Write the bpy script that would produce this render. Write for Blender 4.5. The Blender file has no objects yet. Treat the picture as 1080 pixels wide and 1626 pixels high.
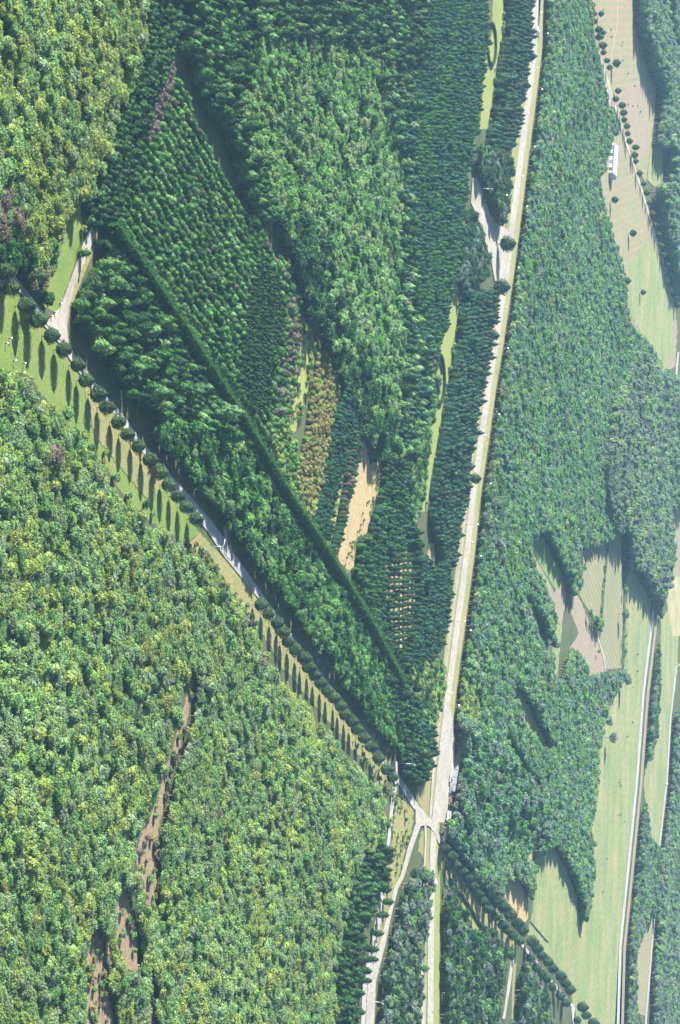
import bpy, bmesh, math, random
import numpy as np
from mathutils import Vector, Matrix

random.seed(7)
rng = np.random.default_rng(11)
C = bpy.context.scene.collection
R = math.radians

# ------------------------------------------------------------------ camera
CAM_H, F, PITCH = 270.0, 3500.0, R(17.45)
Fw = np.array([0, math.cos(PITCH), -math.sin(PITCH)])      # view direction
Up = np.array([0, math.sin(PITCH), math.cos(PITCH)])       # world up as seen: the photo's right
Xr = np.array([1.0, 0, 0])                                 # world right: the photo's down


def P(px, py, z=0.0):
    """point of the horizontal plane at height z seen at photo pixel (px, py)"""
    d = Fw + (px - 540) / F * Up + (py - 813) / F * Xr
    t = (z - CAM_H) / d[2]
    return Vector((d[0] * t, d[1] * t, z))


def PA(p, z=0.0):
    p = np.asarray(p, float)
    d = Fw[None] + ((p[:, 0] - 540) / F)[:, None] * Up + ((p[:, 1] - 813) / F)[:, None] * Xr
    t = (z - CAM_H) / d[:, 2]
    return d[:, :2] * t[:, None]


def proj(w):
    w = np.asarray(w, float)
    q = w - np.array([0, 0, CAM_H])
    dep = q @ Fw
    return np.stack([540 + F * (q @ Up) / dep, 813 + F * (q @ Xr) / dep, dep], 1)


cam = bpy.data.cameras.new('camera')
cam.sensor_width = 36
cam.lens = 36 * F / 1626
cam.clip_start = 1
cam.clip_end = 30000
co = bpy.data.objects.new('camera', cam)
C.objects.link(co)
m = Matrix.Identity(4)
for i in range(3):
    m[i][0], m[i][1], m[i][2] = Up[i], -Xr[i], -Fw[i]
m[2][3] = CAM_H
co.matrix_world = m
bpy.context.scene.camera = co

# ------------------------------------------------------------------ light
SUN_EL = R(25)
w = bpy.data.worlds.new('World')
bpy.context.scene.world = w
w.use_nodes = True
nt = w.node_tree
sky = nt.nodes.new('ShaderNodeTexSky')
sky.sky_type = 'NISHITA'
sky.sun_disc = False
sky.sun_elevation = SUN_EL
sky.sun_rotation = R(270)
bg = nt.nodes['Background']
bg.inputs['Strength'].default_value = 0.05
nt.links.new(sky.outputs[0], bg.inputs['Color'])
sl = bpy.data.lights.new('sun', 'SUN')
sl.energy = 5.0
sl.angle = R(0.5)
sl.color = (1, 0.955, 0.87)
so = bpy.data.objects.new('sun', sl)
C.objects.link(so)
so.location = (-300, 900, 400)
so.rotation_euler = (0, -(math.pi / 2 - SUN_EL), 0)
vs = bpy.context.scene.view_settings
vs.view_transform = 'Standard'
vs.look = 'None'
vs.gamma = 1
vs.exposure = 2.3
bpy.context.scene.cycles.volume_bounces = 0
bpy.context.scene.cycles.max_bounces = 5


# ------------------------------------------------------------------ helpers: objects
def tag(o, label=None, cat=None, group=None, kind=None):
    if label: o['label'] = label
    if cat: o['category'] = cat
    if group: o['group'] = group
    if kind: o['kind'] = kind
    return o


def link(name, me, parent=None, mat=None):
    o = bpy.data.objects.new(name, me)
    C.objects.link(o)
    if parent is not None: o.parent = parent
    if mat is not None and len(me.materials) == 0: me.materials.append(mat)
    return o


def empty(name, loc, rz=0.0):
    o = bpy.data.objects.new(name, None)
    o.empty_display_size = 1
    C.objects.link(o)
    o.location = loc
    o.rotation_euler = (0, 0, rz)
    return o


def bm_mesh(name, bm, smooth=False):
    me = bpy.data.meshes.new(name)
    bm.to_mesh(me)
    bm.free()
    if smooth:
        for p in me.polygons: p.use_smooth = True
    return me


def add_box(bm, c, s, rz=0.0, bevel=0.0):
    r = bmesh.ops.create_cube(bm, size=1)
    M = Matrix.Translation(c) @ Matrix.Rotation(rz, 4, 'Z') @ Matrix.Diagonal((*s, 1))
    bmesh.ops.transform(bm, matrix=M, verts=r['verts'])
    if bevel:
        es = list({e for v in r['verts'] for e in v.link_edges})
        bmesh.ops.bevel(bm, geom=es, offset=bevel, segments=2, affect='EDGES')


def add_tube(bm, pts, rad, seg=8):
    """a tube along pts; rad one number or one per point"""
    n = len(pts)
    rad = [rad] * n if not hasattr(rad, '__len__') else rad
    rings = []
    for i, p in enumerate(pts):
        a = Vector(pts[max(i - 1, 0)]); b = Vector(pts[min(i + 1, n - 1)])
        d = (b - a).normalized()
        u = d.orthogonal().normalized(); v = d.cross(u)
        rings.append([bm.verts.new(Vector(p) + rad[i] * (math.cos(k * 2 * math.pi / seg) * u + math.sin(k * 2 * math.pi / seg) * v)) for k in range(seg)])
    for i in range(n - 1):
        for k in range(seg):
            bm.faces.new((rings[i][k], rings[i][(k + 1) % seg], rings[i + 1][(k + 1) % seg], rings[i + 1][k]))
    bm.faces.new(rings[0][::-1]); bm.faces.new(rings[-1])


# ------------------------------------------------------------------ helpers: materials
def new_mat(name):
    mt = bpy.data.materials.new(name)
    mt.use_nodes = True
    return mt, mt.node_tree, mt.node_tree.nodes['Principled BSDF']


def foliage_material():
    mt, t, b = new_mat('leaves')
    at = t.nodes.new('ShaderNodeAttribute'); at.attribute_type = 'INSTANCER'; at.attribute_name = 'tint'
    lv = t.nodes.new('ShaderNodeAttribute'); lv.attribute_type = 'GEOMETRY'; lv.attribute_name = 'lv'
    mul = t.nodes.new('ShaderNodeVectorMath'); mul.operation = 'MULTIPLY'
    t.links.new(at.outputs['Vector'], mul.inputs[0]); t.links.new(lv.outputs['Vector'], mul.inputs[1])
    t.links.new(mul.outputs[0], b.inputs['Base Color'])
    b.inputs['Roughness'].default_value = 0.55
    b.inputs['Specular IOR Level'].default_value = 0.18
    tr = t.nodes.new('ShaderNodeBsdfTranslucent')
    t.links.new(mul.outputs[0], tr.inputs['Color'])
    mx = t.nodes.new('ShaderNodeMixShader'); mx.inputs[0].default_value = 0.46
    t.links.new(b.outputs[0], mx.inputs[1]); t.links.new(tr.outputs[0], mx.inputs[2])
    t.links.new(mx.outputs[0], t.nodes['Material Output'].inputs['Surface'])
    return mt


def plain(name, col, rough=0.7, var=0.15, scale=1.0, metal=0.0):
    mt, t, b = new_mat(name)
    tc = t.nodes.new('ShaderNodeTexCoord')
    n = t.nodes.new('ShaderNodeTexNoise'); n.inputs['Scale'].default_value = scale; n.inputs['Detail'].default_value = 5
    r = t.nodes.new('ShaderNodeValToRGB')
    r.color_ramp.elements[0].color = (*[c * (1 - var) for c in col], 1); r.color_ramp.elements[0].position = 0.3
    r.color_ramp.elements[1].color = (*[min(1, c * (1 + var)) for c in col], 1); r.color_ramp.elements[1].position = 0.7
    t.links.new(tc.outputs['Object'], n.inputs['Vector']); t.links.new(n.outputs[0], r.inputs[0]); t.links.new(r.outputs[0], b.inputs['Base Color'])
    b.inputs['Roughness'].default_value = rough
    b.inputs['Metallic'].default_value = metal
    return mt


def field_material(name, cols, patch=0.03, fine=0.6, stripe=None, angle=0.0, streak=None):
    """several ground colours mixed in patches, grain on top; stripe = (colour, lines per metre, amount) for crop rows"""
    mt, t, b = new_mat(name)
    L = t.links.new
    tc = t.nodes.new('ShaderNodeTexCoord')
    mp = t.nodes.new('ShaderNodeMapping'); mp.inputs['Rotation'].default_value = (0, 0, angle)
    L(tc.outputs['Object'], mp.inputs['Vector'])
    mp2 = t.nodes.new('ShaderNodeMapping')
    mp2.inputs['Scale'].default_value = (1, streak or 1, 1)
    L(mp.outputs[0], mp2.inputs['Vector'])
    n = t.nodes.new('ShaderNodeTexNoise'); n.inputs['Scale'].default_value = patch; n.inputs['Detail'].default_value = 8; n.inputs['Roughness'].default_value = 0.68
    L(mp2.outputs[0], n.inputs['Vector'])
    r = t.nodes.new('ShaderNodeValToRGB')
    e = r.color_ramp.elements
    k = len(cols)
    e[0].position = 0.36; e[0].color = (*cols[0], 1)
    e[1].position = 0.64; e[1].color = (*cols[-1], 1)
    for i in range(1, k - 1):
        x = e.new(0.36 + 0.28 * i / (k - 1)); x.color = (*cols[i], 1)
    L(n.outputs[0], r.inputs[0])
    n2 = t.nodes.new('ShaderNodeTexNoise'); n2.inputs['Scale'].default_value = fine; n2.inputs['Detail'].default_value = 6; n2.inputs['Roughness'].default_value = 0.75
    L(mp.outputs[0], n2.inputs['Vector'])
    mr = t.nodes.new('ShaderNodeMapRange'); mr.inputs[1].default_value = 0.3; mr.inputs[2].default_value = 0.7; mr.inputs[3].default_value = 0.62; mr.inputs[4].default_value = 1.38
    L(n2.outputs[0], mr.inputs[0])
    vm = t.nodes.new('ShaderNodeVectorMath'); vm.operation = 'SCALE'
    L(r.outputs[0], vm.inputs[0]); L(mr.outputs[0], vm.inputs['Scale'])
    out = vm.outputs[0]
    if stripe:
        wv = t.nodes.new('ShaderNodeTexWave'); wv.inputs['Scale'].default_value = stripe[1]; wv.inputs['Distortion'].default_value = 1.5; wv.inputs['Detail'].default_value = 3
        wv.inputs['Detail Scale'].default_value = 0.5
        L(mp.outputs[0], wv.inputs['Vector'])
        ml = t.nodes.new('ShaderNodeMath'); ml.operation = 'MULTIPLY'; ml.inputs[1].default_value = stripe[2]
        L(wv.outputs['Fac'], ml.inputs[0])
        mx = t.nodes.new('ShaderNodeMix'); mx.data_type = 'RGBA'; mx.inputs[7].default_value = (*stripe[0], 1)
        L(ml.outputs[0], mx.inputs[0]); L(out, mx.inputs[6])
        out = mx.outputs[2]
    L(out, b.inputs['Base Color'])
    b.inputs['Roughness'].default_value = 0.9
    b.inputs['Specular IOR Level'].default_value = 0.2
    bp = t.nodes.new('ShaderNodeBump'); bp.inputs['Strength'].default_value = 0.6; bp.inputs['Distance'].default_value = 0.25
    L(n2.outputs[0], bp.inputs['Height']); L(bp.outputs[0], b.inputs['Normal'])
    return mt


LEAF = foliage_material()
BARK = plain('bark', (0.16, 0.12, 0.09), 0.9, 0.3, 3)

# ------------------------------------------------------------------ tree meshes


def quads(pos, nrm, size, asp=1.5, jit=0.25, r=None):
    """leaf clump faces: 4 vertices per position"""
    r = r or rng
    n = len(pos)
    nrm = nrm / np.maximum(np.linalg.norm(nrm, axis=1, keepdims=True), 1e-6)
    a = r.normal(size=(n, 3))
    u = np.cross(nrm, a); u /= np.maximum(np.linalg.norm(u, axis=1, keepdims=True), 1e-6)
    v = np.cross(nrm, u)
    s = (size * r.uniform(0.6, 1.35, n))[:, None]
    u = u * s * 0.5 * asp; v = v * s * 0.5
    V = np.stack([pos - u, pos - v * r.uniform(.6, 1.2, (n, 1)), pos + u, pos + v * r.uniform(.6, 1.2, (n, 1))], 1)
    V += r.normal(size=V.shape) * (size * jit * 0.3)
    return V.reshape(-1, 3)


def ico_core(rx, rz, zc, prof=None, seg=9, rings=6):
    vs_, fs = [], []
    for j in range(rings + 1):
        th = math.pi * j / rings
        z = zc - rz * math.cos(th); rr = rx * math.sin(th)
        if prof: rr = prof(j / rings) * rx
        for k in range(seg):
            a = 2 * math.pi * k / seg + j * .35
            q = 1 + 0.12 * math.sin(3 * a + j * 1.7)
            vs_.append((rr * q * math.cos(a), rr * q * math.sin(a), z))
    for j in range(rings):
        for k in range(seg):
            fs.append((j * seg + k, j * seg + (k + 1) % seg, (j + 1) * seg + (k + 1) % seg, (j + 1) * seg + k))
    return vs_, fs


def crown_mesh(name, LV, core, leafvar=0.18, seed=0):
    """LV: leaf quad vertices (4n,3); core: (verts, faces) of the inner mass"""
    r = np.random.default_rng(seed)
    n = len(LV) // 4
    cv, cf = core
    verts = np.concatenate([LV, np.array(cv)]) if len(cv) else LV
    faces = [(4 * i, 4 * i + 1, 4 * i + 2, 4 * i + 3) for i in range(n)] + [tuple(4 * n + k for k in f) for f in cf]
    me = bpy.data.meshes.new(name)
    me.from_pydata(verts.tolist(), [], faces)
    at = me.attributes.new('lv', 'FLOAT_VECTOR', 'FACE')
    b = np.ones((len(faces), 3))
    k = np.clip(r.normal(1, leafvar, n), 0.45, 1.7)
    hue = r.normal(0, 0.05, n)
    b[:n, 0] = k * (1 + hue); b[:n, 1] = k; b[:n, 2] = k * (1 - hue * .5)
    at.data.foreach_set('vector', b.ravel().astype(np.float32))
    me.materials.append(LEAF)
    me.update()
    return me


def broad_crown(seed, Rx=2.8, Rz=1.9, zc=3.5, ncl=26, nl=24, leaf=0.42, lump=0.38, flat=0.0, lo=.7, hi=1.25):
    r = np.random.default_rng(seed)
    d = r.normal(size=(ncl, 3)); d[:, 2] = np.abs(d[:, 2]) * 1.1 - 0.35
    d /= np.linalg.norm(d, axis=1, keepdims=True)
    rad = r.uniform(0.45, 0.8, ncl)[:, None]
    cen = d * rad * np.array([Rx, Rx, Rz]) * r.uniform(0.85, 1.15, (ncl, 1))
    rc = lump * Rx * r.uniform(lo, hi, ncl)
    ax = r.uniform(-.35, .35, 2) * Rx * (hi > 1.3)
    cen[:, :2] *= 1 + (hi > 1.3) * .35 * np.sin(np.arctan2(cen[:, 1], cen[:, 0]) * 2 + seed)[:, None]
    cen[:, :2] += ax * (cen[:, 2:3] / Rz)
    ci = np.repeat(np.arange(ncl), nl)
    e = r.normal(size=(len(ci), 3)); e[:, 2] += 0.35
    e /= np.linalg.norm(e, axis=1, keepdims=True)
    pos = cen[ci] + e * rc[ci][:, None] * r.uniform(0.55, 1.12, (len(ci), 1)) * np.array([1, 1, 0.8])
    pos[:, 2] = pos[:, 2] * (1 - flat) + zc
    nrm = e + r.normal(size=e.shape) * 0.55
    core = ico_core(Rx * .72, Rz * .72, zc - .1)
    return crown_mesh('broadleaf_crown', quads(pos, nrm, leaf, r=r), core, seed=seed)


def egg_profile(t, tip=1.0, low=0.35):
    """relative radius at relative height t of an egg or cone shaped crown, widest at `low`"""
    t = np.clip(t, 0, 1)
    a = np.where(t < low, np.sqrt(np.clip(1 - ((low - t) / low) ** 2, 0, 1)), np.clip(1 - ((t - low) / (1 - low)) ** tip, 0, 1))
    return a


def upright_crown(name, seed, Rx, z0, z1, n, leaf, tip=1.3, low=0.3, rough=0.15, droop=0.0, asp=1.6, tiers=0, up=0.3):
    r = np.random.default_rng(seed)
    t = r.beta(1.15, 1.35, n)
    a = r.uniform(0, 2 * np.pi, n)
    lob = 1 + rough * (np.sin(3 * a + 5 * t + seed) + 0.8 * np.sin(5 * a - 9 * t + 2 * seed))
    if tiers: lob = lob * (1 + 0.16 * np.sin(t * tiers * 2 * np.pi + a))
    rr = Rx * egg_profile(t, tip, low) * lob * r.uniform(0.72, 1.08, n)
    z = z0 + (z1 - z0) * t - droop * rr
    pos = np.stack([rr * np.cos(a), rr * np.sin(a), z], 1)
    nrm = np.stack([np.cos(a), np.sin(a), np.full(n, up)], 1) + r.normal(size=(n, 3)) * 0.45
    core = ico_core(Rx * .74, (z1 - z0) / 2, (z0 + z1) / 2 - .05 * (z1 - z0),
                    prof=lambda q: float(egg_profile(np.array(q), tip, low)) * .98, rings=7)
    return crown_mesh(name, quads(pos, nrm, leaf, asp, r=r), core, seed=seed)


def trunk_mesh(h, r0, seed=0, limbs=3, spread=1.0):
    r = random.Random(seed)
    bm = bmesh.new()
    lean = (r.uniform(-.15, .15), r.uniform(-.15, .15))
    add_tube(bm, [(0, 0, -0.1), (lean[0] * .4, lean[1] * .4, h * .45), (lean[0], lean[1], h)], [r0 * 1.25, r0, r0 * .6], 7)
    for k in range(limbs):
        a = k * 2.1 + r.uniform(0, 1)
        z = h * r.uniform(.55, .8)
        add_tube(bm, [(lean[0] * .6, lean[1] * .6, z), (spread * .5 * math.cos(a), spread * .5 * math.sin(a), z + spread * .35), (spread * math.cos(a), spread * math.sin(a), z + spread)], [r0 * .55, r0 * .4, r0 * .2], 5)
    me = bm_mesh('trunk', bm, True)
    me.materials.append(BARK)
    return me


def joined(name, crown, trunk):
    """crown and trunk in one mesh, for the trees too many to be individuals"""
    bm = bmesh.new()
    bm.from_mesh(crown)
    nf = len(bm.faces)
    bm.from_mesh(trunk)
    bm.faces.ensure_lookup_table()
    for f in bm.faces[nf:]: f.material_index = 1
    me = bpy.data.meshes.new(name)
    bm.to_mesh(me); bm.free()
    me.materials.append(LEAF); me.materials.append(BARK)
    return me


PROTO = {}


def proto(kind, crowns, trunks):
    PROTO[kind] = [(c, t) for c, t in zip(crowns, trunks)]


proto('broadleaf_tree', [broad_crown(100 + i, Rx=(2.5, 3.2, 2.2, 2.9, 2.4, 3.4, 2.0, 2.7)[i], Rz=(1.3, 1.0, 1.5, 1.1, 1.35, .95, 1.7, 1.15)[i], zc=(2.6, 2.4, 2.9, 2.5, 2.7, 2.3, 3.1, 2.5)[i],
                             ncl=(40, 50, 34, 46, 38, 54, 32, 42)[i], nl=26, leaf=0.36, lump=.22, lo=.5, hi=1.7) for i in range(8)],
      [trunk_mesh(2.2, .17, i, 3, 1.2) for i in range(8)])
proto('woodland_tree', [broad_crown(150 + i, Rx=2.3, Rz=(1.8, 2.1, 1.6, 1.9)[i], zc=(3.2, 3.6, 3.0, 3.4)[i], ncl=18, nl=24, leaf=0.48, lump=.36) for i in range(4)],
      [trunk_mesh(2.6, .16, i, 2, 1.0) for i in range(4)])
proto('conifer_tree', [upright_crown('conifer_crown', 200 + i, (1.9, 2.1, 1.7, 2.0)[i], .4, (6.6, 6.0, 7.2, 6.2)[i], 700, .36, tip=(2.2, 2.8, 1.8, 2.4)[i], low=.36, rough=.2, droop=.2, tiers=4) for i in range(4)],
      [trunk_mesh(4.0, .15, i, 0) for i in range(4)])
proto('plantation_tree', [upright_crown('leafy_crown', 250 + i, (1.25, 1.4, 1.15, 1.3)[i], .4, (3.5, 3.2, 3.9, 3.6)[i], 330, .33, tip=2.6, low=.5, rough=.2) for i in range(4)],
      [trunk_mesh(2.0, .09, i, 0) for i in range(4)])
proto('cypress_tree', [upright_crown('cypress_crown', 300 + i, (1.35, 1.5, 1.25)[i], .25, (4.8, 4.4, 5.3)[i], 380, .33, tip=2.3, low=.42, rough=.13) for i in range(3)],
      [trunk_mesh(2.3, .1, i, 0) for i in range(3)])
proto('pine_tree', [upright_crown('pine_crown', 350 + i, (2.3, 2.45, 2.2, 2.35)[i], 1.25, (6.1, 5.9, 6.3, 6.0)[i], 1100, .32, tip=1.9, low=.42, rough=.13, up=.5) for i in range(4)],
      [trunk_mesh(2.6, .15, i, 3, .9) for i in range(4)])
proto('bush', [broad_crown(400 + i, Rx=1.1, Rz=.8, zc=.75, ncl=9, nl=18, leaf=.3, lump=.45) for i in range(3)],
      [trunk_mesh(.6, .06, i, 2, .3) for i in range(3)])

# ------------------------------------------------------------------ tree tints: (word for the label, leaf colour)
T = {
    'yg': ('yellow-green', (.210, .285, .070)),
    'lg': ('light green', (.168, .268, .090)),
    'mg': ('mid green', (.122, .226, .076)),
    'dg': ('dark green', (.030, .088, .024)),
    'gg': ('grey-green', (.172, .252, .122)),
    'br': ('brownish', (.170, .140, .100)),
    'vd': ('deep green', (.018, .060, .022)),
    'eg': ('emerald green', (.045, .130, .030)),
    'bl': ('bluish green', (.026, .090, .052)),
    'bg': ('bright green', (.100, .222, .054)),
    'bb': ('blue-green', (.094, .192, .112)),
    'li': ('dull lilac', (.150, .125, .112)),
    'ol': ('olive yellow', (.215, .205, .075)),
    'gr': ('greyish', (.125, .175, .136)),
    'pi': ('pine green', (.034, .075, .032)),
    'ye': ('yellow', (.300, .280, .060)),
}


def nz(x, y, s, ph):
    return (np.sin(x * s + ph) * np.cos(y * s * 1.1 - ph * 1.7) + .6 * np.sin((x + y) * s * 2.3 + ph * 2.1) + .5 * np.cos((x - 1.4 * y) * s * 4.1 + ph)) / 2.1


# ------------------------------------------------------------------ polygons traced in the photo (pixels of the photo, later turned into ground points)
def ext(poly):
    """carry an outline that ends at the picture's border on past it"""
    out = []
    for x, y in poly:
        x = -130 if x <= 0 else 1250 if x >= 1080 else x
        y = -270 if y <= 0 else 1896 if y >= 1626 else y
        out.append((x, y))
    return out


def inside(pts, poly):
    poly = np.asarray(poly, float)
    x, y = pts[:, 0], pts[:, 1]
    r = np.zeros(len(pts), bool)
    for (x0, y0), (x1, y1) in zip(poly, np.roll(poly, -1, 0)):
        c = (y0 > y) != (y1 > y)
        if y1 != y0:
            r ^= c & (x < (x1 - x0) * (y - y0) / (y1 - y0) + x0)
    return r


NSHEET = 0


def sheet(name, poly, mat, layer, extend=True):
    p = ext(poly) if extend else poly
    if mat.name in ('grass', 'dry_grass', 'stubble', 'rough_meadow', 'bare_soil', 'verge', 'fallow', 'pale_meadow', 'ploughed', 'lawn') and name not in ('verge', 'path', 'ditch') and not (name == 'dirt_track' and mat.name != 'bare_soil'):
        q, jr = [], random.Random(len(p) + int(p[0][0] * 7))
        am = .35 if mat.name == 'lawn' else .6 if mat.name in ('pale_meadow', 'ploughed', 'fallow') else 1.2
        for (x0, y0), (x1, y1) in zip(p, p[1:] + p[:1]):
            k = max(1, int(math.hypot(x1 - x0, y1 - y0) / 5))
            for i in range(k):
                f = i / k
                q.append((x0 + (x1 - x0) * f + jr.gauss(0, am) * .8, y0 + (y1 - y0) * f + jr.gauss(0, am)))
        p = q
    bm = bmesh.new()
    global NSHEET
    NSHEET += 1
    vv = [bm.verts.new(P(x, y, 0.03 + 0.11 * layer + 0.0012 * NSHEET)) for x, y in p]
    f = bm.faces.new(vv)
    bmesh.ops.triangulate(bm, faces=[f])
    bmesh.ops.recalc_face_normals(bm, faces=bm.faces)
    for q in bm.faces:
        if q.normal.z < 0: q.normal_flip()
    o = link(name, bm_mesh(name, bm), None, mat)
    o['kind'] = 'structure'
    return o


def band(pts):
    """outline of a strip: pts = (x, y, width along the photo's x)"""
    return [(x - w_ / 2, y) for x, y, w_ in pts] + [(x + w_ / 2, y) for x, y, w_ in pts[::-1]]


# ---- ground
G = {}
G['ground'] = field_material('forest_floor', [(.030, .048, .018), (.045, .062, .024), (.065, .062, .034)], .05, .5)
G['grass'] = field_material('grass', [(.075, .125, .024), (.10, .15, .03), (.14, .145, .05)], .06, 1.2)
G['dry'] = field_material('dry_grass', [(.115, .14, .042), (.16, .155, .058), (.19, .155, .08)], .07, 1.0)
G['lawn'] = field_material('lawn', [(.125, .165, .042), (.15, .18, .048), (.17, .18, .06)], .05, 1.5)
G['pale'] = field_material('pale_meadow', [(.100, .142, .058), (.138, .162, .068), (.205, .178, .09)], .022, .35, streak=2.5, stripe=((.10, .132, .054), .05, .14), angle=R(8))
G['tan'] = field_material('stubble', [(.21, .155, .082), (.26, .195, .105), (.24, .21, .10)], .07, .8, streak=4)
G['tan2'] = field_material('fallow', [(.185, .128, .082), (.19, .155, .095), (.12, .155, .066)], .03, .4, streak=3, stripe=((.12, .135, .07), .06, .45), angle=R(-12))
G['pink'] = field_material('ploughed', [(.165, .128, .095), (.19, .15, .11), (.15, .145, .09)], .03, .6, streak=2)
G['striped'] = field_material('crop_rows', [(.155, .145, .085), (.195, .17, .10)], .03, .6, stripe=((.085, .115, .045), .062, .65), angle=R(28))
G['green_rows'] = field_material('green_rows', [(.10, .165, .05), (.13, .18, .06)], .03, .6, stripe=((.06, .11, .035), .1, .6), angle=R(-15))
G['yg'] = field_material('rough_meadow', [(.12, .155, .036), (.17, .195, .046), (.19, .18, .07)], .15, 1.0)
G['soil'] = field_material('bare_soil', [(.12, .085, .055), (.18, .125, .085), (.14, .145, .065)], .3, 1.0)
G['road'] = field_material('road_surface', [(.215, .20, .17), (.245, .228, .195), (.262, .245, .21)], .05, .6, streak=.3)
G['asphalt'] = field_material('pale_asphalt', [(.20, .20, .20), (.25, .245, .24)], .05, .5)
G['gravel'] = field_material('gravel', [(.205, .185, .155), (.24, .22, .19), (.27, .25, .215)], .08, 1.2)
G['verge'] = field_material('verge', [(.145, .16, .06), (.19, .18, .08), (.20, .175, .10)], .06, 1.0)
G['orange'] = field_material('earth_bank', [(.24, .16, .12), (.28, .20, .16), (.22, .18, .13)], .15, .8)
G['straw'] = field_material('straw', [(.17, .165, .085), (.22, .205, .11), (.26, .23, .14)], .05, .6)
G['water'] = field_material('pavement', [(.22, .215, .205), (.27, .26, .25)], .05, .6)

bm = bmesh.new()
NX = 24
for i in range(NX + 1):
    for j in range(NX + 1):
        bm.verts.new((-3500 + 7000 * i / NX, -300 + 6300 * j / NX, 0))
bm.verts.ensure_lookup_table()
for i in range(NX):
    for j in range(NX):
        bm.faces.new([bm.verts[a] for a in (i * (NX + 1) + j, (i + 1) * (NX + 1) + j, (i + 1) * (NX + 1) + j + 1, i * (NX + 1) + j + 1)])
link('ground', bm_mesh('ground', bm), None, G['ground'])['kind'] = 'structure'

NOGO = []


def gp(name, poly, mat, layer, nogo=True):
    sheet(name, poly, G[mat], layer)
    if nogo: NOGO.append(ext(poly))
    if nogo and 'road' not in name and np.mean([p_[0] for p_ in poly]) > 780:     # no tall tree stands right in front of an open field
        for k in (4, 8): NOGO.append([(x - k, y) for x, y in ext(poly)])


# near meadow beside the grey road
gp('meadow', [(0, 435), (30, 470), (60, 505), (100, 556), (160, 640), (215, 712), (262, 768), (305, 826), (318, 846), (296, 862), (250, 836), (205, 800), (170, 745), (120, 690), (85, 650), (45, 596), (0, 556)], 'grass', 0)
gp('dry_grass', [(318, 846), (350, 880), (420, 955), (470, 1020), (560, 1130), (622, 1212), (612, 1250), (560, 1190), (500, 1120), (450, 1060), (420, 1010), (392, 975), (345, 905), (300, 862)], 'dry', 0)
gp('dry_grass', [(122, 560), (160, 622), (215, 700), (262, 760), (240, 800), (190, 740), (150, 690)], 'dry', 1, False)
gp('grass', [(104, 330), (128, 330), (132, 356), (124, 392), (106, 460), (90, 496), (72, 488), (70, 462), (92, 410), (104, 366)], 'grass', 0)
gp('verge', [(152, 356), (158, 358), (150, 395), (128, 450), (112, 492), (107, 520), (110, 545), (104, 545), (100, 510), (120, 455), (140, 400)], 'dry', 0)
# near grey road and the gravel path that joins it
NEAR_ROAD = [(-40, 376), (3, 418), (38, 464), (62, 496), (76, 517), (90, 530), (108, 556), (131, 590), (160, 626), (186, 654), (217, 698), (252, 740), (303, 796), (326, 826), (340, 845), (366, 884), (418, 952), (440, 982), (466, 1018), (494, 1053), (531, 1103), (575, 1165), (612, 1212), (637, 1243), (662, 1283), (682, 1304)]
gp('road', band([(x, y, 13 if y < 820 else 19 if y < 930 else 11) for x, y in NEAR_ROAD]), 'asphalt', 2)
gp('path', [(147, 356), (153, 358), (150, 378), (136, 412), (121, 450), (110, 486), (106, 515), (109, 547), (96, 540), (80, 520), (72, 512), (86, 500), (97, 484), (110, 450), (124, 412), (136, 376)], 'gravel', 3)
gp('path', [(355, 836), (361, 836), (362, 870), (366, 890), (356, 878)], 'gravel', 3)
# brown track in the near forest
gp('dirt_track', band([(305, 1076, 5), (300, 1110, 9), (290, 1150, 12), (279, 1190, 12), (268, 1225, 13), (256, 1268, 14), (246, 1300, 18), (236, 1330, 28), (232, 1365, 34), (240, 1400, 22), (238, 1440, 12)]), 'soil', 0)
gp('dirt_track', band([(150, 1478, 20), (152, 1520, 26), (150, 1560, 28), (158, 1600, 40), (165, 1640, 50)]), 'soil', 0)
gp('clearing', band([(186, 1400, 20), (190, 1450, 42), (192, 1500, 50), (200, 1545, 40), (235, 1560, 20), (230, 1600, 26), (226, 1640, 26)]), 'soil', 0)
gp('clearing', [(0, 330), (14, 300), (28, 330), (34, 400), (22, 430), (0, 420)], 'soil', 0, False)
NOGO.append(band([(295, 1062, 22), (290, 1110, 28), (281, 1150, 31), (270, 1190, 32), (259, 1225, 33), (247, 1268, 34), (236, 1300, 38), (226, 1330, 50), (222, 1365, 54), (229, 1400, 44), (228, 1440, 32)]))
NOGO.append(band([(138, 1474, 28), (140, 1520, 42), (140, 1560, 46), (148, 1600, 58), (154, 1640, 66)]))
NOGO.append([(134, 360), (164, 360), (160, 395), (146, 420), (128, 420)])
# openings in the wide wood
gp('rough_meadow', [(815, 1088), (824, 1096), (838, 1120), (852, 1150), (866, 1176), (870, 1192), (858, 1190), (842, 1164), (826, 1132)], 'yg', 0)
gp('fallow_strip', [(812, 1092), (820, 1090), (846, 1140), (838, 1142)], 'tan2', 1)
gp('path', band([(803, 1172, 4), (816, 1196, 4), (832, 1222, 4), (848, 1246, 3)]), 'dry', 0)
gp('fallow_strip', band([(812, 1285, 8), (822, 1300, 9), (832, 1318, 6)]), 'tan2', 0)
gp('rough_meadow', band([(852, 1300, 4), (842, 1340, 8), (838, 1372, 8)]), 'yg', 0)
for b in ([(803, 1092), (815, 1088), (870, 1192), (858, 1190), (840, 1172), (820, 1146)], band([(794, 1166, 14), (808, 1196, 14), (824, 1222, 14), (842, 1246, 10)]), band([(806, 1280, 16), (818, 1300, 16), (828, 1318, 12)]), band([(848, 1296, 10), (836, 1340, 14), (832, 1372, 14)])):
    NOGO.append(b)
NOGO.append(band([(806, 1518, 22), (802, 1560, 24), (796, 1600, 24), (792, 1626, 24)]))
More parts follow.
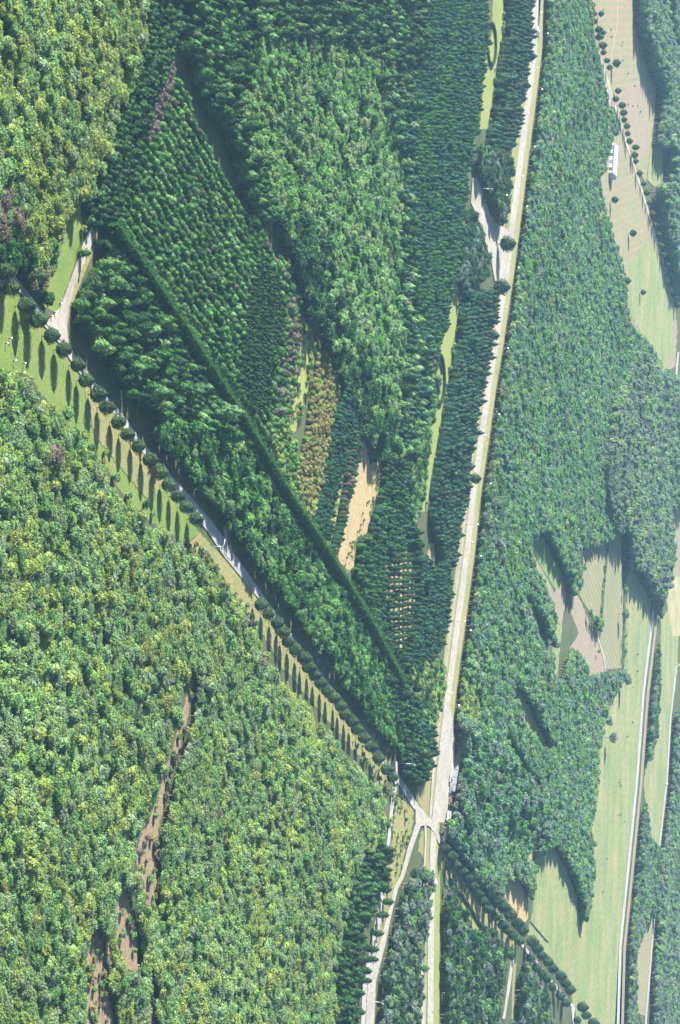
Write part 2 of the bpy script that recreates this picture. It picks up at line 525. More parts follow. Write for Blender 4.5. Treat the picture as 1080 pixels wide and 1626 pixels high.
gp('grass', [(726, 1424), (738, 1432), (752, 1450), (762, 1474), (754, 1478), (740, 1458)], 'lawn', 0)
NOGO.append([(714, 1424), (738, 1430), (764, 1478), (748, 1482), (726, 1460)])
gp('path', band([(818, 1530, 4), (815, 1570, 4), (811, 1626, 4)]), 'dry', 0)
# clearings in the plantations
gp('stubble_field', [(579, 699), (587, 737), (606, 729), (602, 772), (591, 805), (582, 851), (567, 853), (562, 902), (552, 908), (536, 886), (548, 832), (559, 786), (570, 729)], 'tan', 0)
gp('rough_meadow', [(480, 500), (496, 526), (501, 565), (492, 605), (478, 664), (466, 690), (452, 672), (466, 625), (472, 569)], 'yg', 0)
gp('rough_meadow', [(548, 690), (556, 690), (540, 790), (524, 868), (512, 862), (530, 780)], 'yg', 0)
gp('dry_grass', [(682, 862), (690, 862), (691, 895), (684, 905), (679, 890)], 'tan', 0)
gp('dry_grass', [(604, 876), (666, 876), (666, 985), (658, 1050), (640, 1056), (608, 975)], 'straw', 0, False)
gp('gravel_strip', [(650, 1066), (656, 1066), (652, 1120), (646, 1136), (642, 1126)], 'gravel', 0)
# lawn strips
LAWN1 = [(790, 0), (802, 0), (799, 50), (789, 100), (783, 150), (774, 205), (762, 205), (766, 150), (770, 100), (781, 50)]
gp('lawn', LAWN1, 'lawn', 0)
LAWN2 = [(716, 455), (730, 452), (729, 480), (724, 520), (718, 560), (712, 600), (704, 640), (700, 668), (694, 705), (684, 760), (678, 812), (667, 812), (671, 760), (680, 705), (682, 660), (684, 640), (690, 600), (698, 560), (706, 520)]
gp('lawn', LAWN2, 'lawn', 0)
# main road with its verges
MR = [(872, -110), (857, 0), (849, 75), (840, 150), (827, 250), (812, 370), (803, 440), (796, 485), (788, 540), (775, 620), (764, 700), (752, 780), (742, 875), (732, 950), (722, 1025), (712, 1100), (704, 1175), (698, 1230), (692, 1290), (688, 1340), (686, 1400), (685, 1460), (684, 1530), (682, 1626), (680, 1736)]
gp('verge', band([(x - 1, y, 27 if y < 1240 else 18) for x, y in MR]), 'verge', 0)
gp('footpath', band([(x - 9.5, y, 2.2) for x, y in MR if 450 < y < 1280]), 'gravel', 1)
gp('main_road', band([(x, y, 9.5) for x, y in MR]), 'road', 2)
gp('lay_by', [(716, 1122), (722, 1170), (722, 1215), (712, 1280), (706, 1306), (692, 1306), (698, 1240), (708, 1150)], 'gravel', 1)
gp('footpath', [(690, 1180), (692, 1180), (686, 1290), (682, 1300), (682, 1290)], 'gravel', 3)
gp('verge', [(690, 1200), (688, 1240), (684, 1290), (680, 1298), (664, 1276), (664, 1245), (676, 1240)], 'dry', 0)
# junction
gp('road', [(660, 1282), (668, 1282), (682, 1300), (694, 1304), (694, 1318), (702, 1334), (697, 1340), (690, 1322), (682, 1312), (676, 1310), (668, 1312), (656, 1345), (642, 1392), (632, 1412), (622, 1452), (612, 1500), (597, 1560), (584, 1626), (560, 1736), (546, 1736), (568, 1626), (584, 1560), (602, 1500), (616, 1450), (626, 1410), (636, 1390), (648, 1345), (660, 1308)], 'road', 3)
gp('road', band([(676, 1306, 4), (676, 1340, 3), (674, 1380, 3), (672, 1440, 3), (670, 1500, 4), (671, 1560, 5), (676, 1636, 9)]), 'gravel', 3)
gp('dry_grass', [(628, 1262), (656, 1284), (656, 1310), (644, 1350), (634, 1390), (620, 1430), (612, 1480), (602, 1520), (590, 1560), (578, 1626), (566, 1626), (580, 1560), (600, 1480), (612, 1400), (622, 1340)], 'dry', 0)
gp('pavement', band([(627, 1250, 7), (622, 1290, 6), (618, 1330, 5), (612, 1380, 6), (604, 1440, 8), (594, 1500, 10), (582, 1560, 12), (570, 1626, 14)]), 'water', 1)
gp('gravel_yard', [(623, 1209), (632, 1209), (634, 1240), (628, 1246), (622, 1230)], 'gravel', 4)
gp('dry_grass', [(678, 1316), (684, 1320), (684, 1370), (676, 1370), (664, 1350), (668, 1322)], 'dry', 0)
gp('verge', band([(696, 1360, 6), (694, 1440, 10), (692, 1540, 12), (692, 1636, 12)]), 'lawn', 0)
gp('parking', [(751, 282), (757, 282), (768, 310), (778, 340), (790, 356), (806, 364), (810, 378), (806, 446), (786, 446), (780, 412), (770, 384), (764, 362), (752, 330), (748, 322)], 'gravel', 3)
gp('grass', [(819, 232), (826, 236), (818, 320), (806, 366), (798, 345), (804, 305), (812, 270)], 'lawn', 1)
# avenue in the lower right
AVE = [(700, 1330), (714, 1352), (736, 1382), (760, 1412), (790, 1450), (812, 1478), (834, 1506), (860, 1538), (886, 1570), (910, 1598), (935, 1626), (1010, 1716)]
gp('avenue', band([(x, y, 5.5) for x, y in AVE]), 'water', 2)
gp('dry_grass', [(696, 1344), (724, 1372), (760, 1420), (800, 1472), (826, 1500), (816, 1510), (780, 1480), (740, 1440), (712, 1396), (700, 1376)], 'dry', 0)
gp('path', band([(814, 1524, 5), (809, 1560, 5), (803, 1600, 4), (800, 1618, 4)]), 'gravel', 1)
gp('stubble_field', [(799, 1402), (811, 1388), (830, 1410), (838, 1428), (837, 1462), (832, 1471), (815, 1447), (801, 1422)], 'tan', 0)
gp('pale_field', [(848, 1371), (858, 1345), (876, 1340), (900, 1380), (916, 1425), (920, 1470), (911, 1495), (907, 1559), (899, 1553), (870, 1518), (838, 1483), (846, 1443)], 'pale', 0)
gp('fallow_strip', band([(911, 1490, 2), (908, 1530, 3), (903, 1562, 3)]), 'tan2', 1)
# fields beyond the woods
gp('green_rows', [(840, 862), (850, 838), (866, 860), (892, 910), (898, 938), (889, 930), (885, 940), (862, 905)], 'green_rows', 0)
gp('ploughed_field', [(836, 878), (840, 866), (880, 940), (890, 928), (899, 940), (897, 962), (892, 993), (879, 988), (878, 957), (863, 926), (844, 895)], 'pink', 1)
gp('pale_field', [(879, 985), (893, 990), (890, 1020), (884, 1084), (876, 1080), (877, 1032)], 'pale', 0)
gp('fallow_strip', band([(828, 946, 5), (846, 986, 7), (858, 1012, 8), (872, 1040, 6)]), 'tan2', 0)
gp('ploughed_field', [(907, 945), (917, 943), (930, 974), (948, 1013), (962, 1051), (962, 1066), (931, 1076), (923, 1037), (904, 1029), (920, 1005), (907, 976)], 'pink', 0)
gp('crop_field', [(921, 872), (964, 862), (960, 900), (955, 955), (951, 985), (931, 964), (921, 945), (918, 904)], 'striped', 0)
gp('crop_field', [(969, 850), (986, 845), (990, 940), (987, 1061), (964, 1063), (950, 1025), (956, 1000), (959, 955), (965, 880)], 'striped', 0)
gp('pale_field', [(994, 920), (1002, 900), (1034, 955), (1034, 985), (1027, 1061), (1021, 1110), (1010, 1246), (997, 1375), (984, 1504), (974, 1626), (945, 1626), (906, 1562), (910, 1492), (932, 1456), (939, 1378), (936, 1326), (945, 1255), (949, 1184), (962, 1126), (985, 1080), (991, 1060), (994, 1000)], 'pale', 0)
gp('ditch', band([(988, 850, 1.5), (991.5, 940, 1.6), (990.5, 1010, 1.6), (990, 1085, 1.6)]), 'ground', 2)
gp('path', band([(921, 870, 1.6), (919, 905, 1.8), (918, 944, 1.6)]), 'gravel', 2)
gp('path', band([(946, 1000, 2), (958, 1040, 2.4), (963, 1070, 2.4), (961, 1112, 2)]), 'gravel', 2)
FR_A = [(1044, 920), (1037, 975), (1022, 1100), (1011, 1246), (998, 1375), (985, 1504), (974, 1626), (962, 1736)]
gp('far_road', band([(x, y, 4) for x, y in FR_A]), 'water', 2)
gp('path', band([(x + 7, y, 4) for x, y in FR_A[1:]]), 'pink', 1)
FR_B = [(1100, 900), (1074, 1060), (1065, 1142), (1059, 1242), (1042, 1391), (1039, 1456), (1026, 1618), (1016, 1736)]
gp('far_road', band([(x, y, 2.6) for x, y in FR_B]), 'water', 2)
gp('far_road', [(1056, 1242), (1150, 1252), (1150, 1256), (1056, 1246)], 'water', 3)
gp('pale_field', [(1050, 985), (1062, 966), (1078, 1000), (1076, 1060), (1066, 1140), (1060, 1240), (1050, 1320), (1046, 1350), (1034, 1330), (1022, 1250), (1022, 1218), (1036, 1205), (1046, 1150), (1047, 1080)], 'pale', 0)
gp('fallow_strip', [(1024, 1466), (1038, 1456), (1028, 1614), (1010, 1610), (1010, 1514)], 'tan2', 0)
gp('fallow_field', [(960, 0), (998, 0), (1006, 37), (1020, 88), (1030, 117), (1042, 142), (1040, 170), (1034, 233), (1026, 290), (1012, 270), (992, 215), (975, 165), (958, 100), (940, 40), (930, 0)], 'tan2', 0)
gp('fallow_field', [(970, 225), (985, 205), (996, 230), (1012, 275), (1026, 322), (1046, 392), (1068, 470), (1076, 520), (1072, 582), (1056, 592), (1030, 548), (1000, 512), (984, 410), (966, 360), (950, 300)], 'tan2', 0)
gp('pale_field', [(1000, 420), (1030, 380), (1050, 420), (1066, 480), (1068, 560), (1050, 580), (1020, 530), (1000, 500)], 'pale', 1, False)
gp('pale_field', [(1033, 235), (1046, 232), (1054, 235), (1052, 290), (1040, 296), (1028, 285)], 'pale', 1)
gp('ploughed_field', [(990, 150), (1018, 122), (1036, 160), (1030, 232), (1012, 262), (1000, 215)], 'pink', 1)
FR_C = [(905, -110), (925, 0), (934, 30), (943, 60), (954, 92), (963, 122), (974, 160), (984, 190), (993, 222), (1002, 248), (1010, 272), (1022, 312), (1034, 352), (1046, 392), (1058, 432), (1070, 470), (1086, 520)]
gp('far_road', band([(x, y, 3.6) for x, y in FR_C]), 'gravel', 2)
gp('earth_bank', band([(943, 66, 4), (953, 100, 8), (962, 130, 12), (967, 150, 12), (972, 170, 6)]), 'orange', 1)
gp('dirt_track', band([(986, 0, 1.6), (980, 40, 1.6), (970, 96, 1.6)]), 'orange', 1)
gp('far_road', band([(1084, 500, 3), (1077, 560, 3), (1070, 640, 3)]), 'water', 2)
gp('far_road', [(1064, 624), (1160, 628), (1160, 631), (1064, 627)], 'water', 3)
gp('fallow_field', [(1062, 800), (1080, 770), (1080, 900), (1072, 930), (1062, 860)], 'tan2', 0)
gp('stubble_field', [(1056, 940), (1074, 915), (1080, 930), (1080, 1010), (1068, 1010)], 'straw', 0)
gp('pale_field', [(1052, 0), (1060, 30), (1072, 70), (1066, 75), (1052, 50), (1050, 20)], 'pale', 0)

# ------------------------------------------------------------------ trees: areas of canopy
# name, outline, canopy height used to place the outline, kind, spacing (across, along) in m, tints with weights, scale range, row direction (two photo points) or None
AREAS = []


def area(name, poly, kind, sp, tints, scale=(.8, 1.25), zs=1.0, rows=None, zt=3.2, where='', jit=.45, drop=0.0):
    AREAS.append(dict(name=name, poly=ext(poly), kind=kind, sp=sp, tints=tints, scale=scale, zs=zs, rows=rows, zt=zt, where=where, jit=jit, drop=drop))


area('near', [(0, 566), (45, 604), (95, 668), (150, 716), (185, 790), (232, 830), (290, 868), (330, 905), (370, 960), (405, 1005), (430, 1060), (520, 1166), (560, 1210), (608, 1260), (616, 1310), (604, 1380), (560, 1400), (545, 1470), (535, 1540), (530, 1626), (0, 1626)],
     'broadleaf_tree', 2.45, [('lg', 4), ('yg', 3), ('mg', 2.2), ('gg', 2.4), ('dg', .12)], (.6, 1.2), where='in the large forest', drop=.04)
area('near_yellow', [(400, 1300), (450, 1250), (470, 1330), (445, 1440), (430, 1560), (405, 1626), (380, 1626), (400, 1500)], 'broadleaf_tree', 3.0, [('yg', 4), ('lg', 2), ('gg', 1)], (.62, 1.1), where='in the yellowish streak of the forest')
area('upper_left', [(0, 0), (258, 0), (228, 70), (190, 175), (165, 270), (128, 326), (102, 340), (96, 400), (66, 452), (36, 440), (0, 398)],
     'broadleaf_tree', 2.5, [('yg', 5), ('lg', 3), ('mg', 1.2), ('gg', 1)], (.6, 1.25), where='in the forest at the top left')
area('left_edge', [(0, 300), (22, 306), (40, 350), (50, 400), (70, 460), (40, 460), (0, 410)], 'broadleaf_tree', 4.2, [('dg', 3), ('br', 1.6), ('mg', 2)], (.9, 1.4), where='in the dark clump at the left edge')
area('conifer_west', [(262, 0), (300, 0), (292, 50), (276, 95), (262, 160), (235, 235), (206, 330), (190, 362), (152, 362), (134, 330), (168, 270), (192, 175), (232, 70)],
     'conifer_tree', (3.6, 2.5), [('dg', 4), ('vd', 2), ('eg', 3), ('ye', .12)], (.65, 1.0), .78, where='in the dark band along the upper left forest', rows=((250, 100), (190, 290)), jit=.2)
area('plantation', [(272, 110), (280, 116), (289, 136), (300, 160), (311, 187), (318, 215), (333, 239), (350, 256), (372, 300), (400, 345), (455, 420), (476, 480), (478, 520), (462, 600), (455, 670), (425, 690), (390, 650), (330, 560), (250, 450), (205, 390), (192, 352), (212, 290), (246, 212)],
     'plantation_tree', (3.9, 1.75), [('eg', 4), ('bg', 2.2), ('mg', 3), ('dg', 2), ('li', .15)], (.78, 1.12), where='in the triangular plantation', rows=((225, 410), (400, 680)), zt=2.4, jit=.14)
area('dark_rows', [(410, 400), (440, 440), (452, 500), (440, 560), (425, 640), (405, 660), (375, 600), (392, 500)], 'cypress_tree', 2.0, [('vd', 3), ('dg', 2)], (.7, .9), where='in the dark rows of the triangular plantation', rows=((420, 450), (400, 600)), zt=2.6, jit=.15)
area('plantation_east', [(455, 440), (478, 500), (474, 570), (466, 640), (450, 690), (430, 690), (445, 590), (456, 520)], 'plantation_tree', 2.5, [('eg', 3), ('mg', 2), ('li', 1.6)], (.7, 1.1), where='at the eastern edge of the triangular plantation', zt=2.4)
area('lilac', [(272, 90), (281, 104), (268, 165), (250, 212), (232, 232), (234, 205), (246, 155)], 'plantation_tree', 1.7, [('li', 3), ('br', .6)], (.7, .95), .75, where='in the lilac strip', zt=1.8)
area('below_plant', [(425, 690), (455, 672), (470, 690), (480, 740), (496, 830), (510, 850), (490, 830), (460, 770)], 'plantation_tree', 2.3, [('bg', 2), ('yg', 2), ('mg', 1)], (.7, 1.0), .8, where='beside the rough meadow', zt=2)
area('olive', [(508, 550), (527, 567), (543, 607), (534, 653), (522, 724), (515, 761), (502, 832), (480, 794), (472, 740), (490, 690), (496, 640), (503, 602)], 'plantation_tree', 2.1, [('ol', 5), ('yg', 1.5)], (.7, 1.0), .7, where='in the olive yellow plot', zt=1.8)
area('mass_upper', [(152, 368), (176, 390), (254, 506), (322, 610), (390, 708), (330, 720), (270, 690), (205, 620), (150, 545), (112, 500), (122, 466), (140, 400)],
     'conifer_tree', 3.7, [('dg', 4), ('vd', 2), ('eg', 3), ('mg', 1.6)], (.7, 1.3), where='in the wood between the grey road and the tall hedge', rows=((150, 420), (260, 580)), jit=.35)
area('mass_lower', [(260, 660), (330, 690), (390, 708), (450, 806), (512, 904), (580, 998), (630, 1092), (644, 1160), (640, 1196), (612, 1166), (556, 1092), (486, 994), (426, 914), (362, 830), (300, 748), (250, 690)],
     'woodland_tree', 3.3, [('eg', 4), ('bg', 2.5), ('dg', 3), ('mg', 2)], (.75, 1.3), .95, where='in the wood between the grey road and the tall hedge', zt=4)
area('mass_tip', [(600, 1060), (640, 1080), (668, 1140), (690, 1160), (688, 1200), (680, 1240), (662, 1246), (640, 1230), (640, 1180)], 'conifer_tree', 2.3, [('dg', 3), ('vd', 3), ('bl', 2)], (.65, .95), where='at the tip of the wood by the junction', zt=3)
area('conifer_ridge', [(300, 0), (410, 0), (400, 60), (386, 110), (392, 165), (392, 215), (420, 290), (440, 350), (415, 345), (400, 320), (386, 280), (372, 241), (363, 213), (348, 185), (330, 163), (317, 133), (304, 104), (296, 84), (294, 56)],
     'conifer_tree', 3.6, [('dg', 3), ('vd', 2), ('eg', 3), ('mg', 1)], (.75, 1.35), where='on the ridge beside the dark gap', zt=3.6, rows=((310, 30), (400, 280)), jit=.3)
area('bright_strip', [(380, 150), (402, 152), (425, 200), (470, 270), (482, 330), (452, 335), (425, 290), (392, 225)], 'woodland_tree', 2.2, [('lg', 3), ('bg', 3), ('mg', 1)], (.7, 1.0), where='in the bright strip', zt=4)
area('central', [(400, 70), (440, 50), (540, 60), (610, 80), (650, 140), (650, 300), (646, 480), (645, 640), (620, 700), (590, 690), (560, 620), (545, 570), (500, 490), (476, 430), (450, 340), (482, 330), (470, 265), (425, 195), (400, 140)],
     'woodland_tree', 2.7, [('bg', 4), ('lg', 3), ('mg', 3), ('gg', 1.2), ('dg', 1.3)], (.65, 1.15), where='in the central wood', zt=3.6, drop=.06)
area('central_top', [(395, 0), (720, 0), (690, 80), (640, 110), (590, 90), (540, 66), (440, 56), (395, 75)], 'conifer_tree', 3.6, [('dg', 4), ('vd', 2), ('eg', 2), ('mg', 1)], (.75, 1.4), where='in the central wood', zt=3.4)
area('central_dark', [(440, 330), (490, 330), (540, 420), (560, 520), (600, 620), (640, 690), (650, 740), (600, 725), (560, 640), (530, 560), (490, 500), (470, 430)], 'woodland_tree', 3.4, [('dg', 4), ('vd', 2), ('mg', 2)], (.8, 1.4), where='in the central wood', zt=3.8)
area('central_right', [(590, 120), (650, 110), (662, 300), (650, 480), (690, 560), (680, 660), (650, 740), (630, 700), (640, 560), (630, 420), (640, 260)], 'conifer_tree', 3.7, [('dg', 3), ('bl', 2), ('mg', 2), ('gg', .5)], (.7, 1.3), where='in the central wood', zt=3.4)
area('dense_strip', [(690, 0), (786, 0), (774, 70), (764, 150), (756, 210), (745, 270), (738, 330), (726, 440), (708, 530), (696, 560), (680, 600), (668, 560), (662, 420), (650, 300), (655, 200), (668, 90)],
     'cypress_tree', (3.0, 2.2), [('bl', 4), ('dg', 2), ('eg', 2.4)], (.7, 1.1), where='in the dense dark strip', rows=((740, 60), (690, 400)), zt=2.8, jit=.3)
area('dense_low', [(606, 738), (640, 720), (655, 730), (672, 760), (664, 820), (656, 850), (640, 900), (620, 1000), (648, 1060), (600, 1000), (570, 920), (566, 880), (592, 810)], 'cypress_tree', 2.4, [('bl', 3), ('dg', 3), ('eg', 2)], (.7, 1.0), where='in the dense dark strip', rows=((610, 760), (575, 880)), zt=2.8, jit=.36)
area('bank_mixed', [(650, 740), (690, 590), (694, 640), (682, 680), (676, 740), (668, 800), (656, 850), (650, 800)], 'woodland_tree', 2.4, [('mg', 2), ('bg', 2), ('dg', 2), ('gg', 1)], (.7, 1.1), where='beside the lower lawn', zt=3)
area('conifer_rows', [(546, 615), (564, 622), (562, 680), (548, 740), (530, 800), (524, 860), (502, 838), (514, 770), (530, 690)], 'cypress_tree', 1.9, [('bl', 3), ('dg', 3)], (.7, .95), where='in the straight row beside the stubble clearing', rows=((555, 630), (512, 840)), zt=2.6, jit=.15)
area('conifer_row2', [(562, 660), (578, 660), (576, 704), (568, 740), (556, 800), (544, 850), (536, 880), (526, 868), (545, 790), (556, 720)], 'cypress_tree', 1.9, [('dg', 3), ('bl', 2), ('li', 1)], (.6, .85), where='in the straight row beside the stubble clearing', rows=((572, 670), (534, 872)), zt=2.4, jit=.15)
area('grid', [(616, 872), (672, 872), (672, 950), (664, 1036), (652, 1066), (630, 1030), (612, 950)], 'cypress_tree', (7.5, 2.8), [('dg', 3), ('pi', 2)], (.68, .85), 1.5, where='in the open grid of dark trees', rows=((640, 900), (640, 1010)), zt=2.6, jit=.2)
area('grid_right', [(650, 830), (690, 905), (700, 860), (714, 900), (717, 940), (709, 985), (699, 1025), (690, 1040), (650, 1070), (644, 1040), (664, 1000), (670, 940), (664, 880)], 'conifer_tree', 2.2, [('bl', 4), ('vd', 2), ('dg', 2)], (.6, .85), where='between the open grid and the main road', rows=((680, 900), (670, 1010)), zt=2.8, jit=.2)
area('grid_low', [(650, 1060), (690, 1040), (708, 1060), (700, 1110), (690, 1160), (672, 1140), (654, 1090)], 'woodland_tree', 2.5, [('mg', 2), ('yg', 1.5), ('dg', 2), ('lg', 1)], (.6, .95), where='below the open grid', zt=2.5)
area('road_rows_top', [(806, 0), (848, 0), (841, 60), (833, 130), (822, 200), (811, 232), (798, 236), (778, 226), (786, 130), (798, 60)], 'conifer_tree', (4.0, 3.0), [('bl', 3), ('vd', 3), ('pi', 2)], (.8, 1.05), where='in the rows along the main road', rows=((850, 30), (822, 220)), zt=3, jit=.15)
area('parking_clump', [(762, 236), (800, 236), (812, 262), (808, 310), (804, 350), (792, 352), (776, 330), (766, 296)], 'woodland_tree', 2.8, [('pi', 3), ('dg', 2), ('gr', 1)], (.9, 1.3), where='in the clump beside the car park', zt=4)
area('parking_west', [(736, 340), (752, 334), (768, 376), (776, 412), (770, 440), (735, 460), (728, 440)], 'woodland_tree', 2.8, [('dg', 3), ('pi', 2), ('gr', 2)], (.85, 1.2), where='in the clump beside the car park', zt=3.8)
area('road_rows_mid', [(738, 462), (790, 462), (784, 500), (775, 560), (762, 630), (751, 700), (741, 770), (730, 840), (722, 900), (706, 890), (690, 840), (684, 790), (692, 720), (704, 660), (712, 600), (722, 540), (732, 490)],
     'conifer_tree', (3.4, 2.9), [('bl', 4), ('vd', 2), ('pi', 2), ('dg', 1)], (.72, .98), where='in the rows along the main road', rows=((790, 500), (745, 780)), zt=2.8, jit=.2)
area('right_wood', [(880, 0), (924, 0), (936, 50), (954, 110), (962, 160), (976, 205), (970, 225), (954, 290), (962, 350), (984, 410), (998, 515), (1030, 550), (1058, 596), (1080, 640), (1080, 780), (1060, 805), (1064, 870), (1056, 925), (1046, 975), (1032, 965), (1010, 920), (994, 860), (985, 840), (966, 858), (921, 870), (917, 940), (906, 945), (900, 938), (880, 890), (852, 838), (838, 862), (846, 900), (862, 930), (878, 962), (878, 1080), (892, 1080), (906, 1032), (922, 1042), (931, 1078), (964, 1068), (990, 1065), (992, 1090), (964, 1124), (948, 1184), (944, 1255), (936, 1326), (942, 1378), (934, 1450), (914, 1488), (908, 1440), (886, 1385), (862, 1345), (848, 1370), (846, 1440), (834, 1408), (811, 1386), (800, 1400), (790, 1430), (750, 1386), (706, 1328), (716, 1280), (727, 1200), (728, 1120), (738, 1040), (752, 900), (768, 790), (785, 680), (806, 540), (818, 445), (832, 330), (850, 200), (866, 80)],
     'woodland_tree', 2.3, [('bb', 4), ('bg', 2), ('mg', 2), ('gg', 1.6), ('gr', 1.2)], (.75, 1.25), where='in the wide wood beyond the main road', zt=3, drop=.07)
area('right_wood_grey', [(1010, 560), (1060, 600), (1080, 640), (1080, 780), (1060, 810), (1064, 870), (1056, 925), (1040, 970), (1005, 900), (970, 820), (960, 740), (975, 640)], 'woodland_tree', 2.7, [('gr', 4), ('gg', 2), ('mg', 1)], (.9, 1.4), 1.7, where='in the grey wood beyond the main road', zt=6, drop=.05)
area('right_low', [(706, 1180), (740, 1150), (800, 1190), (860, 1290), (900, 1390), (915, 1440), (930, 1460), (914, 1488), (880, 1390), (850, 1350), (800, 1300), (750, 1380), (710, 1330)], 'woodland_tree', 2.9, [('bb', 3), ('gr', 2), ('dg', 1.5), ('bg', 1)], (.85, 1.3), 1.35, where='in the wide wood beyond the main road', zt=4.6)
area('wood_edge', [(851, 834), (866, 834), (886, 872), (908, 912), (908, 946), (897, 930), (880, 892)], 'woodland_tree', 2.4, [('bb', 3), ('mg', 2)], (.8, 1.15), 1.3, where='at the wood edge above the green rows', zt=4)
area('tree_lines', [(834, 944), (846, 946), (884, 1026), (880, 1040), (874, 1036), (856, 1000)], 'woodland_tree', 2.3, [('bb', 3), ('dg', 1)], (.7, 1.0), 1.6, where='in the short dark tree line in the wide wood', zt=4)
area('bright_shrubs', [(720, 1066), (744, 1072), (762, 1122), (752, 1150), (726, 1140)], 'woodland_tree', 2.2, [('yg', 3), ('lg', 3)], (.6, .95), .9, where='in the bright patch right of the main road', zt=2.4)
area('field_hedge', [(922, 940), (936, 960), (956, 985), (958, 1005), (950, 1018), (936, 985), (924, 962)], 'woodland_tree', 2.6, [('mg', 2), ('bg', 2), ('dg', 1)], (.7, 1.0), where='between the fields', zt=2.4)
area('far_strip', [(1003, 0), (1050, 0), (1056, 40), (1066, 75), (1076, 80), (1080, 60), (1080, 480), (1074, 440), (1061, 380), (1052, 330), (1044, 298), (1052, 292), (1054, 236), (1036, 232), (1042, 170), (1044, 142), (1030, 110), (1018, 80)], 'woodland_tree', 2.7, [('gr', 4), ('gg', 2), ('mg', 2)], (.9, 1.4), 1.8, where='at the far right', zt=6)
area('far_strip2', [(1056, 0), (1080, 0), (1080, 70), (1072, 60)], 'woodland_tree', 2.7, [('gr', 3), ('mg', 2)], (.9, 1.3), 1.1, where='at the far right', zt=3.6)
area('far_hedge', [(1042, 965), (1052, 975), (1049, 1060), (1048, 1130), (1038, 1180), (1028, 1210), (1024, 1180), (1032, 1120), (1036, 1050)], 'woodland_tree', 2.5, [('gr', 3), ('mg', 1), ('dg', 2)], (.7, 1.1), where='along the far white road', zt=2.4)
area('far_hedge2', [(1018, 1262), (1030, 1275), (1040, 1340), (1046, 1352), (1044, 1400), (1038, 1452), (1022, 1466), (1010, 1520), (1012, 1600), (1020, 1626), (980, 1626), (990, 1560), (996, 1460), (1008, 1370), (1014, 1300)], 'woodland_tree', 2.6, [('gr', 3), ('mg', 2), ('dg', 1)], (.7, 1.15), where='between the far white roads', zt=2.4)
area('far_wood', [(1070, 1130), (1080, 1080), (1080, 1626), (1030, 1626), (1042, 1470), (1046, 1396), (1062, 1250)], 'woodland_tree', 2.7, [('gr', 3), ('mg', 2), ('gg', 1)], (.85, 1.3), 1.1, where='at the far right', zt=3.2)
area('far_mid', [(1075, 640), (1080, 640), (1080, 760), (1070, 790)], 'woodland_tree', 2.8, [('gr', 3), ('mg', 2)], (.9, 1.3), 1.1, where='at the far right', zt=3.2)
area('road_conifers', [(560, 1390), (600, 1336), (606, 1350), (600, 1390), (592, 1430), (580, 1480), (572, 1530), (566, 1580), (560, 1626), (528, 1626), (536, 1540), (548, 1460)], 'conifer_tree', 3.6, [('dg', 4), ('eg', 2), ('pi', 2)], (.7, 1.1), where='left of the road in the lower part', zt=3.4)
area('grey_trees', [(652, 1388), (672, 1376), (688, 1385), (690, 1420), (676, 1470), (664, 1530), (664, 1600), (660, 1626), (594, 1626), (604, 1566), (618, 1500), (630, 1440), (644, 1395)], 'woodland_tree', 2.9, [('gr', 3), ('pi', 2.5), ('mg', .8)], (.8, 1.2), where='between the two lower roads', zt=3, drop=.25)
area('lower_mid', [(700, 1392), (720, 1410), (750, 1450), (790, 1490), (828, 1528), (870, 1580), (900, 1626), (700, 1626), (698, 1500)], 'woodland_tree', (4.4, 2.7), [('pi', 3), ('gr', 2), ('dg', 2), ('mg', 1.3)], (.75, 1.2), where='between the main road and the avenue', zt=3, drop=.12, rows=((700, 1450), (706, 1600)), jit=.2)

TINT_J = {}


